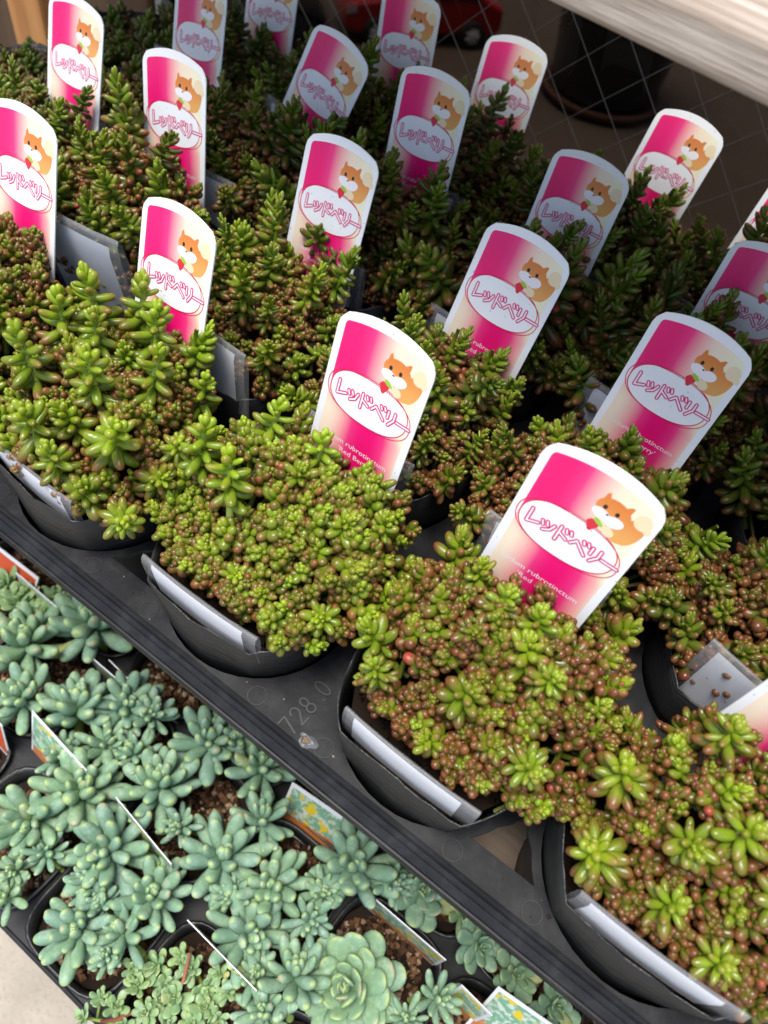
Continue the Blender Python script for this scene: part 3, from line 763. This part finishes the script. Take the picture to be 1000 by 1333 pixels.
OV = oval_pts(-0.0002, 0.0638, 0.0192, 0.0108, sk=0.02)
PL_OVAL = flat_poly(OV, -0.00018, M_OVAL, 'oval_panel')
def outline_ring(pts, w, y, mat, name):
    m = MB(); P = np.array(pts); n = len(P); d = np.roll(P, -1, 0) - np.roll(P, 1, 0); d /= np.linalg.norm(d, axis=1)[:, None]; nr = np.stack([d[:, 1], -d[:, 0]], 1)
    A, B = P - nr*w, P + nr*w
    m.add([(p[0], y, p[1]) for p in A] + [(p[0], y, p[1]) for p in B], [(k, n + k, n + (k+1) % n, (k+1) % n) for k in range(n)]); return m.mesh(name, mat)
PL_RING = outline_ring(OV, 0.00022, -0.00024, M_LINE, 'oval_outline')
PL_RING2 = outline_ring(oval_pts(-0.0001, 0.0634, 0.0208, 0.0106, sk=-0.10), 0.00020, -0.00021, M_LINE, 'oval_outline')
KANA = [(-0.0160, 0.0052, 0.0068, [[(0.08, 1), (0.08, 0.08), (0.9, 0.34)]]),
        (-0.0104, 0.0050, 0.0052, [[(0.0, 0.72), (0.14, 0.42)], [(0.36, 0.82), (0.5, 0.52)], [(0.95, 0.82), (0.74, 0.28), (0.28, 0.0)]]),
        (-0.0044, 0.0058, 0.0068, [[(0.15, 1), (0.15, 0.0)], [(0.15, 0.60), (0.75, 0.36)], [(0.52, 0.98), (0.62, 0.78)], [(0.82, 1.02), (0.92, 0.82)]]),
        (0.0018, 0.0064, 0.0062, [[(0.0, 0.36), (0.28, 0.74), (1.0, 0.08)], [(0.62, 1.0), (0.72, 0.8)], [(0.90, 1.04), (1.0, 0.84)]]),
        (0.0092, 0.0042, 0.0066, [[(0.12, 0.92), (0.12, 0.45)], [(0.86, 0.98), (0.86, 0.5), (0.38, 0.02)]]),
        (0.0142, 0.0062, 0.0060, [[(0.0, 0.5), (1.0, 0.5)]])]
def kana(w, y, mat, name):
    m = MB(); yy = y
    for x0, ww, hh, strokes in KANA:
        for st in strokes: yy = stroke_poly(m, [(x0 + p[0]*ww, 0.0635 + (p[1] - 0.5)*hh) for p in st], w, yy)
    return m.mesh(name, mat)
PL_GLOW = kana(0.00105, -0.00026, M_PINKGLOW, 'lettering_glow')
PL_KOUT = kana(0.00084, -0.00048, M_MAG, 'lettering_outline'); PL_KIN = kana(0.00036, -0.00070, M_WHITE, 'lettering')
def text_mesh(lines, name, mat, y):
    m = MB()
    for s, size, cx, z, stretch in lines:
        cu = bpy.data.curves.new('t', 'FONT'); cu.body = s; cu.size = size; cu.align_x = 'CENTER'; cu.resolution_u = 2
        o = bpy.data.objects.new('t', cu); COL.objects.link(o)
        dg = bpy.context.evaluated_depsgraph_get(); me = o.evaluated_get(dg).to_mesh()
        V = [(cx + v.co.x*stretch, y, z + v.co.y) for v in me.vertices]; F = [tuple(p.vertices) for p in me.polygons]
        m.add(V, F); o.evaluated_get(dg).to_mesh_clear(); bpy.data.objects.remove(o); bpy.data.curves.remove(cu)
    return m.mesh(name, mat)
PL_TEXT = text_mesh([('sedum rubrotinctum', 0.0034, 0.0, 0.0388, 1.18), ("'Red Berry'", 0.0034, 0.0008, 0.0346, 1.18)], 'botanical_name', M_WHITE, -0.00022)
# simple orange animal picture with a pale tail end, holding a berry
def blob(cx, cz, a, b2, rot=0, n=22, e=2.0):
    c0, s0 = math.cos(R(rot)), math.sin(R(rot)); out = []
    for p in oval_pts(0, 0, a, b2, n, e): out.append((cx + p[0]*c0 - p[1]*s0, cz + p[0]*s0 + p[1]*c0))
    return out
def blobs(specs, y, mat, name):
    m = MB(); yy = y
    for sp_ in specs:
        yy -= 0.000006; pts = sp_ if isinstance(sp_, list) else blob(*sp_); m.add([(p[0], yy, p[1]) for p in pts], [tuple(range(len(pts)))])
    return m.mesh(name, mat)
M_FUR = Mat('fur_orange_ink'); _sp = M_FUR.node('ShaderNodeSeparateXYZ'); M_FUR.l.new(M_FUR.obj(), _sp.inputs[0])
M_FUR = M_FUR.set(M_FUR.mix(M_FUR.sstep(_sp.outputs[2], 0.074, 0.089), (0.74, 0.36, 0.10), (0.66, 0.20, 0.04)), 0.4)
M_DARK = flat('black_ink', (0.02, 0.012, 0.01), 0.4)
PL_EMB2 = blobs([(0.0164, 0.0806, 0.0036, 0.0072, -12), (0.0124, 0.0768, 0.0046, 0.0036, -20)], -0.00026, M_FUR, 'picture_body')
PL_EMB3 = blobs([(0.0178, 0.0864, 0.0032, 0.0034, 0), (0.0204, 0.0842, 0.0014, 0.0015, 0), (0.0098, 0.0756, 0.0026, 0.0020, -25)], -0.00032, M_CREAM, 'picture_pale_fur')
PL_EMB1 = blobs([(0.0078, 0.0838, 0.0066, 0.0050, -8), [(0.0024, 0.0860), (0.0048, 0.0880), (0.0036, 0.0904), (0.0027, 0.0892)], [(0.0102, 0.0878), (0.0128, 0.0860), (0.0132, 0.0896), (0.0122, 0.0896)]], -0.00040, M_FUR, 'picture_head')
PL_EMB4 = blobs([(0.0046, 0.0808, 0.0036, 0.0022, -10), (0.0098, 0.0802, 0.0036, 0.0024, 12)], -0.00046, M_WHITE, 'picture_cheeks')
PL_EMB5 = blobs([(0.0046, 0.0842, 0.0008, 0.0010, 0, 10), (0.0094, 0.0838, 0.0008, 0.0010, 0, 10), (0.0066, 0.0817, 0.0006, 0.0004, 0, 8)], -0.00050, M_DARK, 'picture_eyes')
bm_ = MB(); yy = -0.00052
for (bx, bz) in ((0,0),(0.0013,0.0002),(-0.0013,0.0002),(0.0006,-0.0012),(-0.0007,-0.0012),(0,-0.0022),(0.0007,0.0010),(-0.0007,0.0010)):
    yy -= 0.000004; pts = blob(0.0042+bx, 0.0752+bz, 0.0010, 0.0010, 0, 10); bm_.add([(p[0], yy, p[1]) for p in pts], [tuple(range(len(pts)))])
PL_BERRY = bm_.mesh('berry', M_BERRY)
PL_BLEAF = flat_poly(blob(0.0056, 0.0772, 0.0022, 0.0009, -25), -0.00058, M_LEAFINK, 'berry_leaf')
PARTS = [('plate', PL_PLATE), ('printed_panel', PL_PRINT), ('oval_panel', PL_OVAL), ('oval_outline', PL_RING), ('oval_outline', PL_RING2), ('lettering_glow', PL_GLOW), ('lettering_outline', PL_KOUT), ('lettering', PL_KIN),
         ('botanical_name', PL_TEXT), ('picture_body', PL_EMB2), ('picture_pale_fur', PL_EMB3), ('picture_head', PL_EMB1), ('picture_cheeks', PL_EMB4), ('picture_eyes', PL_EMB5), ('berry', PL_BERRY), ('berry_leaf', PL_BLEAF)]
for nm, me in PARTS[1:]: me.transform(Matrix.Diagonal((1, 0.28, 1, 1)))      # print lies within a fifth of a millimetre of the card
for (i, j), (a, b2) in LAB.items():
    q_ = PLACE[(i, j)]; mid, LEAN, roll, top_z = q_['mid'], q_['lean'], q_['roll'], q_['top']; yaw = R(rng.normal(0, 2))
    root = empty('plant_label')
    ax = Matrix.Translation((mid[0], mid[1], top_z)) @ Matrix.Rotation(-yaw * 0.9, 4, 'Z') @ Matrix.Rotation(-math.atan(LEAN), 4, 'X') @ Matrix.Rotation(-roll, 4, 'Y') @ Matrix.Translation((0, 0, -0.0938))
    root.matrix_world = ax
    tag(root, f'white pink katakana plant label, {ORD[i]} from post, {ROWN[j]}', 'plant label', 'printed labels standing in the sedum pots')
    for nm, me in PARTS: put(nm, me, root)


# ------------------------------------------------------------------ price sleeves at the front of each pot
def sleeve_meshes(length, height, fat, seed):
    r_ = np.random.default_rng(seed)
    prof = [(-0.0004, -height), (-fat*0.55, -height*0.5), (-fat*0.62, -height*0.18), (-fat*0.35, -0.0012), (0.0, 0.0), (fat*0.3, -0.0015), (fat*0.45, -height*0.2), (fat*0.35, -height*0.55), (0.0004, -height)]
    m = MB(); V = []; F = []; K = 9
    for a in range(K):
        x = -length/2 + length*a/(K-1); c = 0.0012*(1 - (2*a/(K-1) - 1)**2)
        for (y, z) in prof: V.append((x, y - c + 0.0015 + r_.normal(0, 0.0001), z))
    n = len(prof)
    for a in range(K - 1):
        for q in range(n - 1): F.append((a*n+q, (a+1)*n+q, (a+1)*n+q+1, a*n+q+1))
    m.add(V, F); sl = m.mesh('sleeve', M_SLEEVE, True)
    p = MB(); V = []; F = []
    for a in range(K):
        x = -length*0.42 + length*0.80*a/(K-1); c = 0.0012*(1 - (2*x/length)**2)
        for (y, z) in ((-fat*0.16, -height*0.98), (-fat*0.34, -height*0.5), (-fat*0.38, -height*0.18), (-fat*0.12, -0.0025)): V.append((x, y - c + 0.0015, z))
    for a in range(K - 1):
        for q in range(3): F.append((a*4+q, (a+1)*4+q, (a+1)*4+q+1, a*4+q+1))
    p.add(V, F); return sl, p.mesh('paper_insert', M_PAPER, True)
SLV = [sleeve_meshes(0.060, 0.026, 0.0030, k) for k in range(3)]
SLOC = {(0,0): (-0.0105, -0.0376, 0.0125, -2), (1,0): (0.0905, -0.0376, 0.0125, 1), (2,0): (0.1935, -0.0376, 0.0125, -1), (3,0): (0.2935, -0.0376, 0.0120, 1), (-1,0): (-0.108, -0.0376, 0.012, 2)}
for n, (i, j) in enumerate(BUILD):
    if (i, j) in ((3,2), (-3,2), (-3,3)): continue
    x, y = pot_xy(i, j)
    if (i, j) in SLOC: lx, ly, lz, yw = SLOC[(i, j)]; tl = 4
    else: lx, ly, lz, yw = x + rng.normal(0, 0.003), y - 0.0350, 0.0240 + rng.uniform(-0.003, 0.008), rng.normal(-4, 6); tl = 0
    if (i, j) == (-1, 1): lx, ly, lz, yw, tl = x + 0.016, y - 0.036, 0.046, 4, 8
    t = tag(empty('price_sleeve', (lx, ly, lz), (R(tl), 0, R(yw))), f'folded clear price sleeve, {ORD[i]} from post, {ROWN[j]}', 'price tag', 'clear price sleeves tucked into the pots')
    if (i, j) == (-1, 1): t.scale = (1.05, 1.5, 2.7)
    elif j > 0: t.scale = (1, 1, 1.7)
    put('sleeve', SLV[n % 3][0], t); put('paper_insert', SLV[n % 3][1], t)

# ------------------------------------------------------------------ lower tray with blue green succulents
ZL = -0.252; LP = 0.075
def low_xy(i, j): return 0.084 + LP*i, -0.138 + LP*j
LC = range(-4, 5); LR = range(0, 4)
t2 = tag(empty('plant_tray', (0, 0, -0.3255)), 'grey black plastic tray of square cells holding blue green succulents on the lower board', 'tray')
lh = [(*low_xy(i, j), 0.0348) for i in LC for j in LR]
x0, y0 = low_xy(-4, 0); x1, y1 = low_xy(4, 3)
tray_sheet(lh, (x0 - 0.0385, y0 - 0.0365, x1 + 0.0385, y1 + 0.0365), ZL + 0.3255, 0.0014, M_TRAY2, 'top_sheet', t2, square=4.0)
lip((x0 - 0.0385, y0 - 0.0365, x1 + 0.0385, y1 + 0.0365), [(0, 0), (0.0008, 0.0008), (0.0020, 0.0004), (0.0028, -0.0008), (0.0028, -0.010), (0.0018, -0.010)], ZL + 0.3255, 'lip', M_TRAY2, t2)
lcm = MB(); lcm.lathe([(0.0348, -0.0014), (0.0335, -0.04), (0.031, -0.0733), (0.0, -0.0733)], 40, square=4.0); lc_me = lcm.mesh('cell_cup', M_TRAY2, True)
lpm = MB(); lpm.lathe([(0.0275, -0.068), (0.0345, 0.004), (0.0362, 0.0045), (0.0362, 0.0054), (0.0342, 0.0054), (0.0325, -0.010)], 48, square=4.0); lpm.lathe([(0, -0.068), (0.0275, -0.068)], 48, square=4.0)
LPOT = lpm.mesh('pot_wall', M_POT, True)
LSOIL = [grit_mesh('soil', 0.0322, 760, 0.0023, 40 + k, 4.0) for k in range(2)]
BL_LEAF = [unit_leaf(0.32, b2, 0.9, 1.2, mat=M_BLUE) for b2 in (0.10, 0.20, 0.30)]
FL_LEAF = [unit_leaf(0.58, b2, 0.34, 1.5, mat=M_BLUE, seg=10) for b2 in (0.14, 0.22)]
RSTEM = {}
def rosette(parent, loc, rot, kind, diam, n, hue, seed):
    r_ = np.random.default_rng(seed); H = diam * (0.30 if kind == 'club' else 0.16)
    key = (kind, round(diam, 3))
    if key not in RSTEM:
        m = MB(); m.tube([(0, 0, -0.030), (0, 0, 0), (0, 0, H)], [diam*0.05, diam*0.05, diam*0.035], 8); RSTEM[key] = m.mesh('rosette', M_STEM, True)
    root = put('rosette', RSTEM[key], parent, mat4=Matrix.Translation(loc) @ rot, color=(0, 0, 0.6, 1))
    if kind == 'club': mats = leaf_mats(int(n*1.7), H, diam*0.55, 0, 80, r_, elp=1.5, top_len=0.24); pool = BL_LEAF
    else: mats = leaf_mats(n, H, diam*0.47, 4, 82, r_, elp=1.4, top_len=0.20); pool = FL_LEAF
    for mt, s, ln in mats:
        w = r_.uniform(0.9, 1.12) * (1.0 + 0.55*s if kind == 'club' else 1.0)
        put('leaf', pool[r_.integers(len(pool))], root, mat4=mt @ Matrix.Diagonal((ln*w, ln*w, ln, 1)), color=(float(np.clip(hue + r_.normal(0, 0.08) + 0.2*s, 0, 1)), 1 - s, float(r_.random() < 0.12), 1))
ROS = [  # image x, y, diameter in image pixels, kind, leaves, hue
 (32, 842, 118, 'club', 17, 0.30), (30, 908, 95, 'club', 15, 0.25), (120, 815, 118, 'club', 18, 0.2), (98, 928, 105, 'club', 19, 0.05), (160, 915, 92, 'club', 17, 0.05), (135, 970, 80, 'club', 15, 0.05), (195, 930, 70, 'club', 14, 0.05),
 (40, 1060, 112, 'club', 18, 0.25), (97, 1030, 125, 'club', 18, 0.2), (142, 1105, 124, 'club', 19, 0.1), (207, 1028, 118, 'club', 18, 0.1), (270, 968, 104, 'club', 17, 0.1), (338, 1002, 98, 'club', 16, 0.15), (310, 960, 80, 'club', 14, 0.1),
 (285, 1118, 122, 'club', 17, 0.1), (342, 1075, 92, 'club', 14, 0.15), (352, 1150, 108, 'club', 17, 0.1), (320, 1212, 112, 'club', 18, 0.1), (460, 1125, 124, 'club', 17, 0.15), (102, 1210, 106, 'club', 18, 0.1), (197, 1165, 104, 'club', 17, 0.08),
 (165, 1222, 92, 'club', 16, 0.08), (120, 1150, 70, 'club', 15, 0.05), (382, 1283, 108, 'club', 17, 0.12), (20, 1130, 60, 'club', 12, 0.4), (10, 1165, 70, 'club', 9, 0.5), (400, 1195, 70, 'club', 12, 0.1), (566, 1300, 70, 'club', 13, 0.2), (530, 1330, 60, 'club', 12, 0.2),
 (460, 1283, 172, 'flat', 50, 0.12), (548, 1160, 118, 'flat', 26, 0.15), (622, 1225, 92, 'flat', 22, 0.3), (672, 1268, 84, 'flat', 22, 0.3), (722, 1308, 84, 'flat', 20, 0.25), (600, 1190, 70, 'flat', 18, 0.4),
 (22, 785, 70, 'flat', 20, 0.85), (55, 800, 50, 'flat', 18, 0.8), (10, 760, 50, 'flat', 18, 0.8),
 (205, 1258, 44, 'flat', 18, 0.95), (178, 1285, 40, 'flat', 16, 1.0), (248, 1262, 46, 'flat', 18, 0.75), (228, 1300, 50, 'flat', 18, 0.95), (190, 1318, 42, 'flat', 16, 1.0), (268, 1312, 48, 'flat', 18, 0.9), (296, 1292, 36, 'flat', 14, 1.0), (150, 1312, 40, 'flat', 14, 1.0), (250, 1335, 46, 'flat', 16, 0.95), (110, 1325, 34, 'flat', 12, 0.9)]
for (u, v, d) in ((75, 985, 70), (235, 1075, 60), (175, 985, 70), (300, 1165, 60), (420, 1160, 66), (130, 1175, 60), (510, 1150, 60), (330, 1270, 70), (60, 1110, 60), (345, 1320, 80), (140, 1245, 50)): ROS.append((u, v, d, 'club', 15, 0.12))
for (u, v, d) in ((215, 1280, 40), (235, 1245, 36), (265, 1285, 40), (205, 1305, 36), (285, 1268, 34), (170, 1262, 32), (280, 1325, 40), (215, 1335, 40), (160, 1335, 36), (40, 770, 44), (70, 775, 40), (35, 810, 44), (130, 1300, 30)): ROS.append((u, v, d, 'flat', 14, 0.9))
low_plants = {}
def low_plant(i, j):
    if (i, j) not in low_plants:
        x, y = low_xy(i, j); low_plants[(i, j)] = empty('succulent_plant', (x, y, ZL - 0.006))
    return low_plants[(i, j)]
cells = [(i, j) for i in LC for j in LR]
kinds = {}
for k, (u, v, d, kind, nl, hue) in enumerate(ROS):
    zr = ZL + (0.028 if kind == 'club' else 0.016)
    P, s = at_z(u, v, zr)
    ci, cj = min(cells, key=lambda c: (low_xy(*c)[0] - P[0])**2 + (low_xy(*c)[1] - P[1])**2)
    par = low_plant(ci, cj); diam = d / FPX * s * (1.07 if kind == 'club' else (1.0 if d > 60 else 1.2))
    kinds.setdefault((ci, cj), []).append((kind, hue, d))
    r_ = np.random.default_rng(500 + k); hue = float(np.clip(hue + r_.normal(0.0, 0.10), 0, 1))
    cx, cy = low_xy(ci, cj)
    rot = Matrix.Rotation(r_.normal(0, 0.22), 4, 'X') @ Matrix.Rotation(r_.normal(0, 0.22), 4, 'Y') @ Matrix.Rotation(r_.uniform(0, 6), 4, 'Z')
    H = diam * (0.30 if kind == 'club' else 0.16)
    rosette(par, (P[0] - cx, P[1] - cy, zr - H*0.6 - (ZL - 0.006)), rot, kind, diam, nl, hue, 600 + k)
LROW = ['row beside the concrete', 'second row from the concrete', 'third row, partly under upper tray', 'fourth row under the upper tray']
LORD = {k: s for k, s in zip(range(-4, 5), ('first', 'second', 'third', 'fourth', 'fifth', 'sixth', 'seventh', 'eighth', 'ninth'))}
for (i, j), root in low_plants.items():
    ks = kinds[(i, j)]; kd = max(ks, key=lambda q: q[2])
    look = 'blue green finger leaved succulent' if kd[0] == 'club' else ('large pale blue green rosette' if kd[2] > 150 else ('yellow green small rosettes' if kd[1] > 0.6 else 'green broad leaved rosettes'))
    tag(root, f'{look}, {LORD[i]} from post, {LROW[j]}', 'plant', 'succulents on the lower tray')
for (i, j) in cells:
    x, y = low_xy(i, j)
    put('cell_cup', lc_me, t2, (x, y, ZL + 0.3255))
    if j > 2: continue
    p = tag(empty('nursery_pot', (x, y, ZL - 0.068)), f'black square plastic pot, {LORD[i]} from post, {LROW[j]}', 'pot', 'square pots in the lower tray')
    put('pot_wall', LPOT, p, (0, 0, 0.068)); put('soil', LSOIL[(i + j) % 2], p, mat4=Matrix.Translation((0, 0, 0.068 - 0.002)) @ Matrix.Rotation(math.pi/2*((i*3 + j) % 4), 4, 'Z'))['kind'] = 'stuff'
# reddish bare stems over the small yellow green rosettes
for k, ((u0, v0), (u1, v1)) in enumerate((((247, 1240), (225, 1305)), ((130, 1330), (170, 1318)))):
    a, _ = at_z(u0, v0, ZL + 0.024); b2, _ = at_z(u1, v1, ZL + 0.012); par = low_plant(1, 0) if (1, 0) in low_plants else None
    if par:
        m = MB(); o3 = np.array(par.location); mid = (a + b2)/2 + (0.002, 0, 0.003); m.tube([a - o3, mid - o3, b2 - o3], [0.0009, 0.0011, 0.0012], 8)
        put('bare_stem', m.mesh('bare_stem', flat('reddish_stem', (0.30, 0.10, 0.06), 0.5), True), par)

# picture cards standing in the lower pots
M_PIC = [picture_print('succulent_picture_print', 0.3), picture_print('succulent_photo_print', 1.9)]
def card_mesh(w, h):
    m = MB(); m.box((-w/2, 0, -0.012), (w/2, 0.0005, h)); a = m.mesh('card', M_CARD)
    p = MB(); p.add([(-w/2 + 0.002, -0.0002, 0.0), (w/2 - 0.002, -0.0002, 0.0), (w/2 - 0.002, -0.0002, h - 0.003), (-w/2 + 0.002, -0.0002, h - 0.003)], [(0, 1, 2, 3)]); return a, p
CARDS = [  # two ends of the top edge in the picture, height of that edge, lean (deg, + leans back), words
 ((20, 745), (73, 790), 0.030, 2, 'thin white picture card edge between the broad yellow green succulent and finger leaves'),
 ((115, 853), (188, 915), 0.032, -4, 'white picture card standing edge on in dark grit beside dense finger leaves'),
 ((141, 859), (214, 932), 0.030, -14, 'second card leaning just behind the white card by the dense finger leaves'),
 ((41, 925), (112, 1003), 0.045, 16, 'picture card with green and yellow print leaning between finger leaved plants'),
 ((150, 1038), (222, 1125), 0.045, 3, 'white edged picture card among finger leaves beside two square pots'),
 ((243, 1198), (333, 1290), 0.045, -3, 'white edged picture card beside the small yellow green rosettes'),
 ((380, 1018), (462, 1074), 0.030, 26, 'picture card showing an orange pot, leaning under the upper tray edge'),
 ((485, 1168), (580, 1250), 0.030, 0, 'white edged picture card behind the large pale rosette'),
 ((600, 1282), (640, 1322), 0.040, 4, 'short clear card tip behind the large pale rosette'),
 ((648, 1284), (735, 1345), 0.044, 22, 'picture card with yellow lettering leaning below the upper tray edge'),
 ((-30, 690), (50, 752), 0.026, 30, 'orange red picture card leaning by the yellow green succulent under the tray'),
 ((-40, 900), (2, 945), 0.040, 10, 'red edged card by the finger leaves at the tray end')]
for k, (a, b2, h, ln, words) in enumerate(CARDS):
    A, _ = at_z(*a, ZL + h); B, _ = at_z(*b2, ZL + h); w = np.linalg.norm(B - A); mid = (A + B)/2; yaw = math.atan2(B[1] - A[1], B[0] - A[0])
    ca, pp = card_mesh(w, h + 0.004)
    root = empty('picture_card')
    root.matrix_world = Matrix.Translation(mid) @ Matrix.Rotation(yaw, 4, 'Z') @ Matrix.Rotation(R(-ln), 4, 'X') @ Matrix.Translation((0, 0, -(h + 0.004)))
    tag(root, words, 'plant label', 'picture cards in the lower pots')
    put('card', ca, root)
    mat = M_PIC[k % 2] if k < 10 else flat('orange_red_print', (0.62, 0.10, 0.03), 0.4)
    put('picture', pp.mesh('picture', mat), root)

# ------------------------------------------------------------------ things beyond the glass
def car():
    root = tag(empty('parked_car', (-1.20, 2.20, -0.746), (0, 0, R(50))), 'small red car with silver wheels parked beyond the wired glass', 'car')
    red = flat('car_red', (0.42, 0.014, 0.018), 0.25); blk = flat('tyre_black', (0.015, 0.015, 0.015), 0.7); gls = flat('car_glass', (0.02, 0.025, 0.03), 0.05); sil = Mat('wheel_silver').set((0.75, 0.75, 0.77), 0.4, 0.5, 0.0)
    S = 0.125
    side = [(-2.05, 0.32), (-2.1, 0.75), (-1.95, 0.95), (-1.1, 1.05), (-0.55, 1.42), (0.9, 1.48), (1.75, 1.05), (2.05, 0.95), (2.1, 0.4), (1.75, 0.28), (-1.8, 0.25)]
    def prism(pts, y0, y1, mat, name, par, bev=0.0):
        m = MB(); n = len(pts); m.add([(p[0]*S, y0*S, p[1]*S) for p in pts] + [(p[0]*S, y1*S, p[1]*S) for p in pts], [tuple(range(n)), tuple(reversed(range(n, 2*n)))] + [((k+1) % n, k, n+k, n+(k+1) % n) for k in range(n)])
        o = put(name, m.mesh(name, mat), par)
        if bev: q = o.modifiers.new('bevel', 'BEVEL'); q.width = bev*S; q.segments = 3
        return o
    body = prism(side, -0.82, 0.82, red, 'body', root, 0.12)
    for y in (-0.825, 0.825):
        s = 0.004 if y > 0 else -0.004
        prism([(-0.85, 1.06), (-0.5, 1.34), (0.15, 1.38), (0.15, 1.06)], y, y + s, gls, 'window', root); prism([(0.25, 1.06), (0.25, 1.38), (0.85, 1.38), (1.4, 1.08)], y, y + s, gls, 'window', root)
        prism([(-2.08, 0.72), (-1.8, 0.74), (-1.8, 0.88), (-2.02, 0.88)], y, y + s, flat('lamp_clear', (0.6, 0.6, 0.6), 0.1), 'headlight', root)
    for x in (-1.28, 1.28):
        for y in (-0.80, 0.80):
            m = MB(); m.lathe([(0.17, -0.1), (0.30, -0.11), (0.33, -0.07), (0.33, 0.07), (0.30, 0.11), (0.17, 0.1)], 28); 
            wme = m.mesh('wheel', blk, True); wme.transform(Matrix.Diagonal((S, S, S, 1)))
            wo = put('wheel', wme, root, mat4=Matrix.Translation((x*S, y*S*1.02, 0.33*S)) @ Matrix.Rotation(R(90 if y < 0 else -90), 4, 'X'))
            r = MB(); r.lathe([(0.21, 0.105), (0.19, 0.085), (0.0, 0.09)], 28)
            for k in range(7):
                a = 2*math.pi*k/7; r.box((-0.02, -0.02, 0), (0.02, 0.02, 0.001))
                r.tube([(0.03*math.cos(a), 0.03*math.sin(a), 0.115), (0.19*math.cos(a), 0.19*math.sin(a), 0.11)], 0.022, 6)
            rme = r.mesh('rim', sil); rme.transform(Matrix.Diagonal((S, S, S, 1))); put('rim', rme, wo)
car()
bk_ = tag(empty('plant_bucket', (-0.56, 2.30, -0.746)), 'dark teal bucket on a terracotta saucer beyond the wired glass', 'bucket')
m = MB(); m.lathe([(0.0, 0.004), (0.17, 0.004), (0.185, 0.020), (0.19, 0.035), (0.182, 0.036), (0.176, 0.028), (0.0, 0.020)], 48); put('saucer', m.mesh('saucer', flat('terracotta', (0.12, 0.05, 0.03), 0.7), True), bk_)
m = MB(); m.lathe([(0.0, 0.029), (0.15, 0.029), (0.165, 0.05), (0.215, 0.46), (0.228, 0.47), (0.228, 0.50), (0.215, 0.50), (0.205, 0.46), (0.15, 0.06), (0, 0.06)], 48); put('bucket_wall', m.mesh('bucket_wall', flat('dark_teal_glaze', (0.018, 0.032, 0.034), 0.15), True), bk_)
